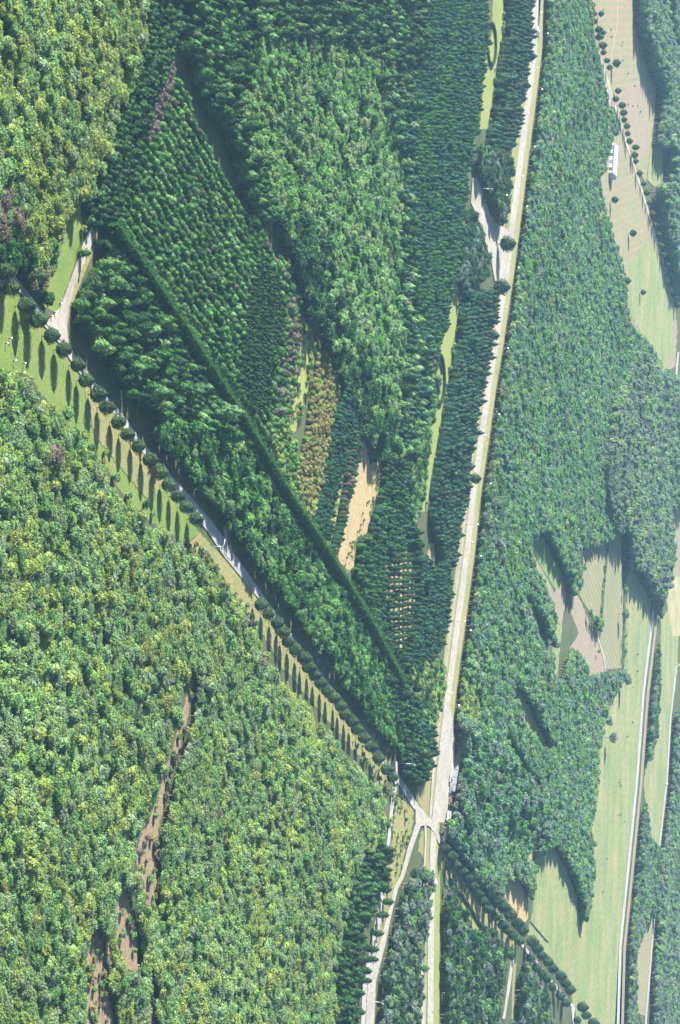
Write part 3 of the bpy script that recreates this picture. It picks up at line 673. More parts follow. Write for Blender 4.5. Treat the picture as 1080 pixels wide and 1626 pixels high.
def scatter(a, idx):
    r = np.random.default_rng(1000 + idx)
    W = PA(a['poly'], a['zt'])
    sp = a['sp'] if hasattr(a['sp'], '__len__') else (a['sp'], a['sp'])
    if a['rows']:
        d = PA(a['rows'], a['zt']); d = d[1] - d[0]; d /= np.linalg.norm(d)
    else:
        d = np.array([math.cos(.4), math.sin(.4)])
    e = np.array([-d[1], d[0]])
    u, v = W @ d, W @ e
    U, V = np.meshgrid(np.arange(u.min(), u.max(), sp[1]), np.arange(v.min(), v.max(), sp[0]), indexing='ij')
    if not a['rows']:
        V = V + (np.arange(U.shape[0]) % 2)[:, None] * sp[0] * .5
    U = U.ravel() + r.uniform(-1, 1, U.size) * a['jit'] * sp[1]
    V = V.ravel() + r.uniform(-1, 1, V.size) * a['jit'] * sp[0]
    XY = U[:, None] * d + V[:, None] * e
    q = proj(np.column_stack([XY, np.full(len(XY), a['zt'])]))
    ok = inside(q, a['poly'])
    XY, q = XY[ok], q[ok]
    ok = np.ones(len(XY), bool)
    for b in AREAS[idx + 1:]:
        qq = proj(np.column_stack([XY, np.full(len(XY), b['zt'])]))
        ok &= ~inside(qq, b['poly'])
    g = proj(np.column_stack([XY, np.zeros(len(XY))]))
    for n in NOGO:
        ok &= ~inside(g, n)
    if a['drop']: ok &= r.random(len(XY)) > a['drop']
    XY, q = XY[ok], q[ok]
    n = len(XY)
    # tint: patches from slow waves, single trees at random
    names = [t for t, _ in a['tints']]
    wts = np.array([w_ for _, w_ in a['tints']], float)
    sc = np.stack([np.log(wt) + 1.9 * nz(XY[:, 0], XY[:, 1], .075 + .012 * i, 3.7 * i + idx) + 1.0 * r.gumbel(size=n) for i, wt in enumerate(wts)], 1)
    ti = sc.argmax(1)
    s = r.uniform(a['scale'][0], a['scale'][1], n) * (1 + .12 * nz(XY[:, 0], XY[:, 1], .13, idx * 1.3))
    if a['kind'] == 'conifer_tree' or a['name'] in ('central_dark', 'lower_mid') or (a['name'] in ('near', 'right_wood', 'upper_left') and idx < 0):
        s = s * np.where(r.random(n) > .94, r.uniform(1.2, 1.5, n), 1)
    sz = s * a['zs'] * (1 + (.24 if a['kind'] == 'broadleaf_tree' else .14) * nz(XY[:, 0], XY[:, 1], .05, idx * .7 + 1)) * r.uniform(.85, 1.15, n)
    col = np.array([T[names[k]][1] for k in range(len(names))])[ti] if n else np.zeros((0, 3))
    col = col * (1 + .17 * nz(XY[:, 0], XY[:, 1], .022, idx + .5) + .08 * nz(XY[:, 0], XY[:, 1], .06, idx + 2.2))[:, None]
    col = col * np.clip(r.normal(1, .09 if a['kind'] in ('broadleaf_tree', 'woodland_tree') else .14, (n, 1)), .6, 1.5) * np.clip(r.normal(1, .05, (n, 3)), .85, 1.15)
    return dict(xy=XY, s=s, sz=sz, rot=r.uniform(0, 6.283, n), col=col, tint=np.array(names)[ti] if n else np.array([]), pid=r.integers(0, len(PROTO[a['kind']]), n),
                app=s / q[:, 2], q=q)


def tree(kind, pid, loc, rot, s, sz, col, label, cat, group=None, name=None):
    root = empty(name or kind, (loc[0], loc[1], 0), rot)
    root.scale = (s, s, sz)
    tag(root, label, cat, group)
    c, t = PROTO[kind][pid]
    o = link('crown', c, root); o['tint'] = [float(x) for x in col]
    link('trunk', t, root)
    return root


# geometry nodes that set the trees past the first 300 of a kind
PCOL = {}


def proto_collection(kind):
    if kind in PCOL: return PCOL[kind]
    cl = bpy.data.collections.new(kind + '_shapes')
    for i, (c, t) in enumerate(PROTO[kind]):
        me = joined(kind, c, t)
        cl.objects.link(bpy.data.objects.new('%s_shape_%d' % (kind, i), me))
    PCOL[kind] = cl
    return cl


def stuff_object(name, kind, data):
    me = bpy.data.meshes.new(name)
    n = len(data['xy'])
    me.vertices.add(n)
    me.vertices.foreach_set('co', np.column_stack([data['xy'], np.zeros(n)]).astype(np.float32).ravel())
    for nm, ty, key, arr in (('rot', 'FLOAT_VECTOR', 'vector', np.column_stack([np.zeros(n), np.zeros(n), data['rot']])),
                             ('scl', 'FLOAT_VECTOR', 'vector', np.column_stack([data['s'], data['s'], data['sz']])),
                             ('tint', 'FLOAT_VECTOR', 'vector', data['col'])):
        at = me.attributes.new(nm, ty, 'POINT')
        at.data.foreach_set(key, arr.astype(np.float32).ravel())
    at = me.attributes.new('pid', 'INT', 'POINT')
    at.data.foreach_set('value', data['pid'].astype(np.int32))
    o = link(name, me)
    ng = bpy.data.node_groups.new(name, 'GeometryNodeTree')
    ng.interface.new_socket('Geometry', in_out='INPUT', socket_type='NodeSocketGeometry')
    ng.interface.new_socket('Geometry', in_out='OUTPUT', socket_type='NodeSocketGeometry')
    N, L = ng.nodes, ng.links.new
    gi, go = N.new('NodeGroupInput'), N.new('NodeGroupOutput')
    ci = N.new('GeometryNodeCollectionInfo')
    ci.inputs['Collection'].default_value = proto_collection(kind)
    ci.inputs['Separate Children'].default_value = True
    ci.inputs['Reset Children'].default_value = True
    ip = N.new('GeometryNodeInstanceOnPoints')
    ip.inputs['Pick Instance'].default_value = True

    def named(nm, ty):
        x = N.new('GeometryNodeInputNamedAttribute'); x.data_type = ty; x.inputs['Name'].default_value = nm
        return [s_ for s_ in x.outputs if s_.enabled and s_.name == 'Attribute'][0]
    e2r = N.new('FunctionNodeEulerToRotation')
    L(named('rot', 'FLOAT_VECTOR'), e2r.inputs[0])
    L(gi.outputs[0], ip.inputs['Points']); L(ci.outputs[0], ip.inputs['Instance'])
    L(named('pid', 'INT'), ip.inputs['Instance Index']); L(e2r.outputs[0], ip.inputs['Rotation']); L(named('scl', 'FLOAT_VECTOR'), ip.inputs['Scale'])
    L(ip.outputs[0], go.inputs[0])
    md = o.modifiers.new('trees', 'NODES')
    md.node_group = ng
    return o


KINDWORD = {'broadleaf_tree': ('broadleaf tree', 'leafy broadleaf tree', 'broadleaf_forest', 'dense green broadleaf forest canopy reaching back behind the nearest trees'),
            'woodland_tree': ('woodland tree', 'small round-crowned tree', 'mixed_woodland', 'mixed green and greyish woodland spreading over the middle and far distance'),
            'conifer_tree': ('conifer', 'pointed conifer', 'conifer_stand', 'stands of dark pointed conifers along the main road and in the central wood'),
            'plantation_tree': ('young tree', 'young upright tree', 'young_plantation', 'close rows of young upright trees in the far part of the plantation'),
            'cypress_tree': ('cypress', 'slim dark cypress', 'cypress_stand', 'dense stand of slim dark cypresses beside the lawns and the open grid')}
DATA = [scatter(a, i) for i, a in enumerate(AREAS)]
COUNTS = {}
for kind in KINDWORD:
    ids = [i for i, a in enumerate(AREAS) if a['kind'] == kind]
    D = {k: np.concatenate([DATA[i][k] for i in ids]) for k in ('xy', 's', 'sz', 'rot', 'col', 'tint', 'pid', 'app', 'q')}
    D['area'] = np.concatenate([np.full(len(DATA[i]['xy']), i) for i in ids])
    q = D['q']
    vis = (q[:, 0] > 8) & (q[:, 0] < 1072) & (q[:, 1] > 8) & (q[:, 1] < 1618)
    order = np.argsort(-np.where(vis, D['app'], 0))[:300]
    one = np.zeros(len(q), bool); one[order] = True
    cat, phrase, sname, slabel = KINDWORD[kind]
    for k in order:
        a = AREAS[D['area'][k]]
        tw = T[D['tint'][k]][0]
        y = q[k, 1]
        lab = '%s %s %s' % (tw, phrase, a['where'])
        if a['name'] == 'near':
            lab += ', ' + ('opposite the meadow' if y < 850 else 'level with the dirt track' if y < 1320 else 'by the soil clearings')
        elif a['name'] == 'upper_left':
            lab += ', ' + ('top corner' if y < 150 else 'above the gravel path')
        tree(kind, int(D['pid'][k]), D['xy'][k], D['rot'][k], D['s'][k], D['sz'][k], D['col'][k], lab, cat, lab.replace(' tree ', ' trees '))
    rest = {k: D[k][~one] for k in D}
    COUNTS[kind] = (len(q), len(rest['xy']))
    o = stuff_object(sname, kind, rest)
    tag(o, slabel, 'forest' if 'forest' in sname or 'wood' in sname else 'trees', None, 'stuff')
print('TREES', COUNTS)


# ------------------------------------------------------------------ single trees
ORD = ['first', 'second', 'third', 'fourth', 'fifth', 'sixth', 'seventh', 'eighth', 'ninth', 'tenth', 'eleventh', 'twelfth', 'thirteenth', 'fourteenth', 'fifteenth', 'sixteenth', 'seventeenth', 'eighteenth', 'nineteenth', 'twentieth']
ORD += ['twenty-' + o for o in ORD[:9]] + ['thirtieth'] + ['thirty-' + o for o in ORD[:9]] + ['fortieth'] + ['forty-' + o for o in ORD[:9]]


def row(pts, kind, what, where, group, tints, s=1.0, sz=1.0, zc=3.6, cat='pine tree', var=.08):
    for i, (x, y) in enumerate(pts):
        p = P(x, y, zc * s * sz)
        k = rng.uniform(1 - var, 1 + var)
        tn = tints[int(rng.integers(len(tints)))]
        col = np.array(T[tn][1]) * rng.uniform(.85, 1.15)
        tree(kind, int(rng.integers(len(PROTO[kind]))), (p.x, p.y), rng.uniform(0, 6.28), s * k, s * sz * k * rng.uniform(.93, 1.08), col,
             '%s %s %s' % (ORD[i], what, where), cat, group)


T['p1'] = ('pine green', (.045, .092, .026))
T['p2'] = ('pine green', (.055, .10, .03))
T['p3'] = ('pine green', (.038, .08, .030))
PT = ['p1', 'p2', 'p3']
row([(-14, 408), (10, 432), (21, 457), (43, 485), (62, 508), (85, 533), (104, 555), (127, 580), (139, 604), (157, 626), (171, 647), (191, 670), (205, 690), (223, 709), (240, 730), (257, 750), (270, 770), (284, 788), (298, 805), (313, 824)],
    'pine_tree', 'round pine of the upper row beside the grey road', 'counted from the left edge', 'round pines along the grey road', PT, zc=3.7)
row([(417, 960), (430, 975), (443, 989), (454, 1004), (460, 1019), (471, 1032), (483, 1045), (491, 1060), (502, 1072), (511, 1085), (522, 1097), (531, 1108), (543, 1121), (550, 1134), (560, 1145), (568, 1158), (579, 1172), (590, 1186), (602, 1204), (615, 1221), (625, 1234)],
    'pine_tree', 'round pine of the lower row beside the grey road', 'counted towards the junction', 'round pines along the grey road', ['p1', 'p3', 'pi'], s=1.08, zc=3.7)
row([(938, 8), (943, 22), (946, 34), (950, 47), (951, 59), (957, 72), (960, 83), (965, 96), (969, 107), (982, 144), (978, 157), (987, 167), (990, 179), (992, 190), (996, 200), (998, 212), (1000, 224), (1009, 234), (1008, 246), (1011, 256), (1016, 275), (1023, 292), (1027, 306), (1032, 322), (1036, 340), (1041, 357), (1046, 373), (1050, 390), (1054, 405), (1058, 420), (1062, 436), (1067, 452), (1071, 468), (1076, 484)],
    'pine_tree', 'small round tree in the row along the far road', 'counted from the top edge', 'round trees along the far road', PT, s=.95, zc=3.4, cat='roadside tree', var=.15)
row([(710, 1347), (719, 1360), (727, 1374), (737, 1384), (745, 1394), (754, 1408), (762, 1420), (770, 1431), (778, 1444), (789, 1456), (799, 1469), (808, 1477), (816, 1485), (825, 1494), (844, 1522), (854, 1536), (862, 1545), (870, 1554), (880, 1567), (891, 1581), (901, 1592), (919, 1620)],
    'pine_tree', 'round pine of the left row of the tree-lined avenue', 'counted from the junction', 'round pines lining the avenue', ['p3', 'pi', 'vd'], s=1.08, zc=3.9, cat='pine tree')
row([(770, 1400), (776, 1408), (782, 1417), (791, 1430), (801, 1441), (811, 1452), (821, 1466), (832, 1477), (846, 1495), (854, 1506), (862, 1517), (872, 1527), (880, 1538), (891, 1550), (899, 1561), (905, 1571), (925, 1599), (932, 1612), (942, 1624)],
    'pine_tree', 'round pine of the right row of the tree-lined avenue', 'counted from its upper end', 'round pines lining the avenue', ['p3', 'pi', 'vd'], s=1.35, zc=3.6, cat='pine tree')
row([(619, 1349), (619, 1358), (619, 1367), (613, 1381), (611, 1388), (614, 1396), (616, 1412), (621, 1432), (611, 1453), (603, 1482), (592, 1507), (588, 1523), (586, 1542), (583, 1557), (571, 1577), (570, 1607)],
    'cypress_tree', 'pointed dark tree beside the left lower road', 'counted from the junction', 'pointed trees beside the left lower road', ['pi', 'dg', 'p3'], s=1.25, sz=1.05, zc=2.9, cat='cypress')
row([(682, 1457), (675, 1483), (667, 1515), (675, 1537), (662, 1552), (666, 1566), (671, 1583)],
    'pine_tree', 'round pine beside the lower footpath', 'counted downwards from the junction', 'round pines beside the lower footpath', ['p2', 'mg'], s=.85, zc=3.4)


def lone(kind, x, y, tn, label, cat, s=1.0, sz=1.0, zc=3.3, group=None):
    p = P(x, y, zc * s * sz)
    tree(kind, int(rng.integers(len(PROTO[kind]))), (p.x, p.y), rng.uniform(0, 6.28), s, s * sz, np.array(T[tn][1]) * rng.uniform(.9, 1.1), label, cat, group)


for x, y, s_, lab in [(977, 317, 1.0, 'lone round tree with a long shadow in the fallow field, near the white shed'),
                      (1006, 370, 1.05, 'lone round tree in the fallow field nearest the far road'),
                      (1022, 464, .85, 'small lone tree at the middle of the pale grass beside the far road'),
                      (996, 446, 1.15, 'dark tree at the edge of the wide wood, at the pale grass'),
                      (980, 100, 1.15, 'dark tree standing off the far road beside the thin earth track'),
                      (958, 52, .8, 'small tree standing just behind the row of the far road near the top'),
                      (955, 22, .8, 'small tree standing behind the far road row, nearest the top edge')]:
    lone('pine_tree', x, y, 'p3', lab, 'field tree', s_, 1, 3.5)
for x, y, s_, lab in [(808, 387, 1.75, 'large dark pine overhanging the road at the car park entrance'), (798, 456, 1.8, 'large dark pine overhanging the main road below the car park'),
                      (786, 533, 1.1, 'dark round pine overhanging the main road above the oval hedge'), (756, 760, 1.15, 'dark round pine overhanging the main road at the end of the lower lawn'),
                      (60, 441, 1.2, 'dark round pine between the gravel path and the dark clump')]:
    lone('pine_tree', x, y, 'p3', lab, 'pine tree', s_, 1, 3.6)
for x, y, s_, lab in [(927, 901, 1.0, 'round tree at the left edge of the striped field'), (994, 936, .9, 'small tree on the ditch line between striped field and meadow, topmost'),
                      (993, 975, 1.5, 'large dark tree on the ditch line between striped field and meadow'), (992, 1009, .8, 'small tree just below the large dark ditch tree'),
                      (992, 1033, .8, 'small tree on the ditch line in the middle of the meadow edge'), (951, 1034, .6, 'tiny tree alone on the ploughed field'),
                      (946, 1080, 1.7, 'large dark tree below the ploughed field'), (974, 1082, 1.8, 'broad dark tree below the striped field'),
                      (996, 1079, 1.7, 'large dark tree at the lower end of the ditch line'), (973, 1171, 1.6, 'dark tree casting a shadow on the long pale meadow'),
                      (966, 1146, 1.3, 'dark tree at the left edge of the long pale meadow, above the shaded one'), (943, 1339, 1.1, 'tree bulging from the wood edge into the long pale meadow'),
                      (1012, 1039, .4, 'tiny shrub alone in the upper part of the long meadow'), (1012, 1066, .4, 'tiny shrub alone in the middle of the long meadow')]:
    lone('woodland_tree', x, y, 'gr' if s_ > 1.2 else 'mg', lab, 'field tree', s_, 1.1, 3.0)
for x, y, s_, tn, lab in [(107, 658, 2.3, 'mg', 'largest round bush on the meadow beside the forest edge'), (135, 690, 1.6, 'yg', 'yellow-green bush below the largest meadow bush'), (145, 712, 1.5, 'dg', 'dark bush on the meadow beside the dead tree'),
                          (168, 718, 1.2, 'yg', 'small yellow-green bush in the dry grass'), (165, 735, 1.1, 'ol', 'small olive yellow bush in the dry grass'), (184, 757, 1.7, 'lg', 'light green bush in the dry grass'),
                          (204, 787, 1.4, 'mg', 'mid green bush casting a dark shadow at the forest edge'), (232, 800, 1.3, 'dg', 'dark bush at the lower end of the meadow'), (75, 473, 2.2, 'dg', 'dark round bush on the grass beside the gravel path'),
                          (133, 363, 1.2, 'yg', 'yellowish bush at the top end of the gravel path'), (243, 815, 1.0, 'mg', 'lowest small bush on the meadow')]:
    lone('bush', x, y, tn, lab, 'bush', s_, 1, .8)
for x, y, s_, lab in [(96, 722, 1.25, 'bare brownish dead tree at the forest edge beside the meadow'), (418, 1056, 1.2, 'bare brownish dead tree at the forest edge beside the lower pine row'), (34, 352, 1.2, 'bare brownish dead tree in the dark clump at the left edge'), (348, 1290, 1.1, 'pale bare dead tree standing in the middle of the large forest')]:
    lone('broadleaf_tree', x, y, 'br', lab, 'dead tree', s_, 1.25, 3.3)
# scrub along the edges of clearings, tracks and lawns
SCRUB = []


def scrub(line, n, off, tints, sc, label, group, flat=1.0):
    for k in range(n):
        i = int(rng.integers(len(line) - 1)); f = rng.uniform()
        x = line[i][0] * (1 - f) + line[i + 1][0] * f + rng.uniform(*off)
        y = line[i][1] * (1 - f) + line[i + 1][1] * f + rng.normal(0, 3)
        SCRUB.append((x, y, tints[int(rng.integers(len(tints)))], label, rng.uniform(*sc), group))


scrub([(318, 862), (345, 895), (372, 930), (418, 990)], 100, (-26, -3), ('ol', 'br', 'mg', 'yg'), (.5, 1.0), 'low dry bush on the rough strip between the grey road and the forest', 'low dry bushes on the rough strip')
scrub([(480, 500), (475, 569), (470, 621), (458, 672)], 34, (-5, 5), ('eg', 'mg', 'ol', 'li'), (.6, 1.2), 'low shrub on the left border of the rough meadow', 'shrubs on the left border of the rough meadow')
scrub([(494, 520), (499, 565), (490, 610), (476, 668)], 34, (-7, 3), ('yg', 'mg', 'ol', 'eg'), (.6, 1.2), 'low shrub on the right border of the rough meadow', 'shrubs on the right border of the rough meadow')
scrub([(482, 520), (484, 600), (462, 680)], 26, (-8, 10), ('yg', 'lg', 'ol'), (.4, .8), 'small yellowish shrub in the middle of the rough meadow', 'shrubs in the rough meadow', .8)
scrub([(604, 735), (600, 775), (588, 812), (566, 860), (556, 905)], 46, (-9, 4), ('ol', 'yg', 'mg'), (.4, .8), 'low shrub along the right side of the stubble clearing', 'shrubs along the right side of the stubble clearing')
scrub([(552, 690), (534, 790), (518, 866)], 40, (-6, 6), ('ol', 'gg', 'li', 'mg'), (.5, .9), 'low shrub in the strip between the two straight rows of trees', 'shrubs between the two straight tree rows')
scrub([(306, 1076), (292, 1150), (270, 1225), (248, 1300)], 26, (-7, 6), ('br', 'li', 'mg'), (.6, 1.2), 'brown scrubby bush on the dirt track', 'scrub on the dirt track')
scrub([(236, 1330), (234, 1380), (240, 1440)], 30, (-22, 20), ('br', 'li', 'mg', 'ol'), (.7, 1.4), 'brown scrubby bush on the widening of the dirt track', 'scrub on the wide part of the dirt track')
scrub([(150, 1480), (152, 1560), (165, 1626)], 30, (-16, 16), ('br', 'ol', 'mg'), (.7, 1.3), 'brown scrubby bush on the bare soil at the lower left', 'scrub on the bare soil at the lower left')
scrub([(190, 1420), (196, 1500), (225, 1600)], 30, (-20, 20), ('br', 'li', 'mg', 'gg'), (.8, 1.5), 'brown scrubby bush in the dark clearing beside the bare soil', 'scrub in the dark clearing')
scrub([(716, 470), (706, 520), (694, 575), (686, 640), (683, 690), (672, 780)], 46, (-4, 3), ('mg', 'eg', 'gr', 'yg'), (.4, 1.0), 'low shrub along the left edge of the lower lawn', 'shrubs along the left edge of the lower lawn')
scrub([(731, 470), (722, 540), (712, 605), (703, 660), (690, 730), (680, 800)], 40, (-2, 5), ('gr', 'li', 'gg', 'mg'), (.6, 1.2), 'greyish shrub along the right edge of the lower lawn', 'shrubs along the right edge of the lower lawn')
scrub([(801, 10), (798, 60), (787, 120), (779, 200)], 30, (-2, 6), ('gr', 'mg', 'gg'), (.6, 1.2), 'greyish shrub along the right edge of the upper lawn', 'shrubs along the right edge of the upper lawn')
scrub([(634, 1262), (646, 1290), (640, 1330), (630, 1370), (618, 1420)], 50, (-14, 10), ('ol', 'mg', 'yg', 'dg'), (.4, 1.0), 'low bush on the dry grass left of the junction', 'bushes on the dry grass left of the junction')
scrub([(628, 1250), (618, 1330), (606, 1410), (590, 1500)], 40, (-7, 5), ('mg', 'dg', 'yg', 'gr'), (.5, 1.2), 'green bush overgrowing the pale pavement left of the junction', 'bushes on the pale pavement')
scrub([(560, 1180), (585, 1215), (610, 1262)], 34, (-8, 18), ('yg', 'mg', 'ol'), (.5, 1.0), 'low bush between the lower pine row and the large forest', 'bushes beside the lower pine row')
scrub([(966, 866), (960, 905), (956, 955), (952, 1005)], 26, (-1.5, 1.5), ('mg', 'dg', 'gr'), (.5, 1.0), 'low shrub on the line between the two striped fields', 'shrubs between the striped fields')
scrub([(990, 860), (991, 940), (990, 1080)], 22, (-1.5, 2), ('mg', 'dg', 'gr'), (.5, 1.1), 'low shrub along the ditch beside the striped field', 'shrubs along the ditch')
scrub([(1000, 940), (1010, 1060), (990, 1240), (960, 1440)], 16, (-12, 12), ('gr', 'mg', 'ol'), (.4, .9), 'small shrub on the long pale meadow', 'shrubs on the long pale meadow')
scrub([(960, 20), (1000, 130), (1015, 200)], 14, (-12, 12), ('gr', 'ol', 'br'), (.4, .9), 'small dry bush on the upper fallow field', 'bushes on the upper fallow field')
scrub([(700, 1340), (716, 1380), (745, 1430), (790, 1480)], 30, (-8, 6), ('ol', 'mg', 'yg'), (.4, .9), 'low bush on the dry strip left of the avenue', 'bushes on the dry strip left of the avenue')

SCRUB.sort(key=lambda b: -b[4] * (1640 - b[0]))
for x, y, tn, lab, s_, grp in SCRUB[:280]:
    lone('bush', x, y, tn, lab, 'bush', s_, 1, .6, grp)
rest = SCRUB[280:]
xy = np.array([tuple(P(b[0], b[1], .5))[:2] for b in rest])
o = stuff_object('low_scrub', 'bush', dict(xy=xy, s=np.array([b[4] for b in rest]), sz=np.array([b[4] for b in rest]), rot=rng.uniform(0, 6.28, len(rest)),
                                          col=np.array([T[b[2]][1] for b in rest]) * rng.uniform(.85, 1.15, (len(rest), 1)), pid=rng.integers(0, 3, len(rest))))
tag(o, 'low scrub and tufts scattered along the lawns, clearings and road edges', 'scrub', None, 'stuff')


# ------------------------------------------------------------------ hedges
def hedge_mesh(name, pts, h, wd, leaf=.3, dens=9, seed=0, wob=.12):
    """a clipped hedge along ground points"""
    r = np.random.default_rng(seed)
    pts = np.array([(p[0], p[1]) for p in pts], float)
    seg = np.linalg.norm(np.diff(pts, axis=0), axis=1)
    cum = np.concatenate([[0], np.cumsum(seg)])
    n = int(cum[-1] * (2 * h + wd) * dens)
    t_ = r.uniform(0, cum[-1], n)
    k = np.clip(np.searchsorted(cum, t_) - 1, 0, len(seg) - 1)
    d = (pts[k + 1] - pts[k]) / seg[k][:, None]
    c = pts[k] + d * (t_ - cum[k])[:, None]
    e = np.stack([d[:, 1], -d[:, 0]], 1)
    u = r.uniform(0, 2 * h + wd, n)
    side = np.where(u < h, -1, np.where(u > h + wd, 1, 0))
    off = np.where(side == 0, u - h - wd / 2, side * wd / 2) + r.normal(0, wob, n)
    hh = h * (1 + wob * .28 * (np.sin(t_ * .9) + .8 * np.sin(t_ * 2.3 + 1) + .6 * np.sin(t_ * .31)))
    z = np.where(side == 0, hh, np.where(side < 0, u, u - h - wd)) + r.normal(0, wob, n)
    pos = np.column_stack([c + e * off[:, None], np.clip(z, .05, None)])
    nrm = np.column_stack([e * side[:, None], (side == 0) * 1.0]) + r.normal(size=(n, 3)) * .5
    cv, cf = [], []
    for i in range(len(pts)):
        dd = pts[min(i + 1, len(pts) - 1)] - pts[max(i - 1, 0)]; dd /= np.linalg.norm(dd)
        ee = np.array([dd[1], -dd[0]]) * wd * .42
        for q, z_ in ((-1, 0), (-1, h * .95), (1, h * .95), (1, 0)):
            cv.append((*(pts[i] + q * ee), z_))
    for i in range(len(pts) - 1):
        for j in range(4):
            cf.append((4 * i + j, 4 * i + (j + 1) % 4, 4 * i + 4 + (j + 1) % 4, 4 * i + 4 + j))
    cf.append((0, 1, 2, 3)); q = 4 * (len(pts) - 1); cf.append((q + 3, q + 2, q + 1, q))
    return crown_mesh(name, quads(pos, nrm, leaf, 1.5, r=r), (cv, cf), seed=seed)


def hedge(pts, z, h, wd, col, label, **kw):
    o = link('hedge', hedge_mesh('hedge', [P(x, y, z) for x, y in pts], h, wd, **kw))
    o['tint'] = list(col)
    return tag(o, label, 'hedge')


hedge([(190, 356), (228, 410), (270, 473), (303, 523), (339, 579), (371, 629), (403, 680), (439, 738), (473, 795), (503, 840), (533, 886), (563, 935), (593, 984), (619, 1034), (646, 1084)], 6.6, 6.6, 1.0, (.038, .105, .026),
      'tall dark hedge running straight along the edge of the triangular plantation', leaf=.46, seed=1, wob=.8)
hedge([(168, 384), (196, 406), (217, 434), (240, 469), (264, 504), (288, 544), (313, 584), (344, 628), (396, 708), (426, 758), (456, 808), (486, 856), (518, 906), (548, 950), (580, 996), (628, 1084)], 4.2, 4.2, 1.1, (.026, .075, .022),
      'lower hedge bounding the wood beside the grey road, in front of the tall dark hedge', leaf=.4, seed=2, wob=.3)


def oval(cx, cy, hx, hy, a0, a1, n=26):
    return [(cx + hx * math.cos(a0 + (a1 - a0) * i / n), cy + hy * math.sin(a0 + (a1 - a0) * i / n)) for i in range(n + 1)]


hedge(oval(697.5, 602, 7.6, 38, R(-110), R(110)), .4, 1.3, 1.4, (.022, .055, .02), 'low clipped hedge in a long oval on the lower lawn', dens=14, leaf=.24, seed=3)
hedge(oval(697.5, 602, 7.4, 38, R(112), R(200)), .4, 1.2, 1.2, (.024, .06, .02), 'short curved hedge closing the left side of the oval on the lower lawn', dens=14, leaf=.24, seed=5)
hedge(oval(697, 590, 4.0, 14, R(-170), R(20)), .4, .9, .8, (.04, .07, .025), 'small curved hedge inside the oval on the lower lawn', dens=14, leaf=.22, seed=6)
hedge(oval(780.5, 70, 6.4, 33, R(-100), R(170)), .4, 1.2, 1.3, (.024, .06, .02), 'low clipped hedge in a long oval on the upper lawn', dens=14, leaf=.24, seed=4)
hedge([(713, 1396), (725, 1412), (742, 1436), (757, 1462), (764, 1470)], 0, 1.0, 1.2, (.03, .06, .025), 'thin dark hedge line slanting across the grass below the avenue', dens=12, seed=7)
hedge([(842, 1464), (852, 1476), (864, 1490), (870, 1496)], 0, .35, .6, (.05, .08, .035), 'thin dark hedge line slanting into the pale field below the tan patch', dens=12, seed=8)

# ------------------------------------------------------------------ lamps
METAL = plain('painted_metal', (.42, .43, .44), .4, .06, 4, .3)
GLASS = plain('lamp_glass', (.82, .82, .80), .25, .03, 4)
WHITE = plain('white_paint', (.80, .80, .78), .5, .05, 1)


def lamp_parts():
    b1 = bmesh.new()
    add_tube(b1, [(0, 0, 0), (0, 0, .5), (0, 0, 5.8)], [.09, .06, .045], 8)
    add_tube(b1, [(0, 0, 0), (0, 0, .18)], [.2, .16], 8)
    b2 = bmesh.new()
    bmesh.ops.create_uvsphere(b2, u_segments=14, v_segments=10, radius=.45)
    bmesh.ops.transform(b2, matrix=Matrix.Translation((0, 0, 6.2)) @ Matrix.Diagonal((1, 1, .82, 1)), verts=b2.verts)
    b3 = bmesh.new()
    add_tube(b3, [(0, 0, 5.7), (0, 0, 5.85)], [.3, .36], 10)
    add_tube(b3, [(0, 0, 6.6), (0, 0, 6.72)], [.34, .1], 10)
    return bm_mesh('pole', b1, True), bm_mesh('globe', b2, True), bm_mesh('lamp_cap', b3)


DARKM = plain('dark_metal', (.07, .08, .075), .5, .1, 3, .2)
LP = lamp_parts()
for i, (x, y) in enumerate([(860, 20), (870, 53), (853, 108), (861, 142), (849, 233), (831, 280), (837, 328), (805, 310), (824, 425), (804, 488), (807, 553), (793, 658), (771, 691), (779, 768), (759, 833), (750, 861), (764, 883), (738, 987), (748, 1001), (718, 1101), (729, 1120)]):
    p = P(x, y, 6.2)
    t_ = empty('street_lamp', (p.x, p.y, 0))
    tag(t_, '%s white globe lamp along the main road counted from the top edge' % ORD[i], 'street lamp', 'globe lamps along the main road')
    link('pole', LP[0], t_, DARKM); link('globe', LP[1], t_, GLASS); link('lamp_cap', LP[2], t_, METAL)


def arm_lamp(x, y, rz, label, h=6.0):
    p = P(x, y, 0)
    t_ = empty('street_lamp', p, rz)
    tag(t_, label, 'street lamp')
    b1 = bmesh.new(); add_tube(b1, [(0, 0, 0), (0, 0, h * .5), (0, 0, h)], [.14, .11, .08], 8); link('pole', bm_mesh('pole', b1, True), t_, METAL)
    b2 = bmesh.new(); add_tube(b2, [(0, 0, h), (.25, 0, h + .55), (.9, 0, h + .9), (1.9, 0, h + .95)], [.08, .08, .07, .06], 8); link('lamp_arm', bm_mesh('lamp_arm', b2, True), t_, METAL)
    b3 = bmesh.new(); add_box(b3, (2.25, 0, h + .93), (.9, .4, .2), 0, .06); link('lamp_head', bm_mesh('lamp_head', b3), t_, WHITE)


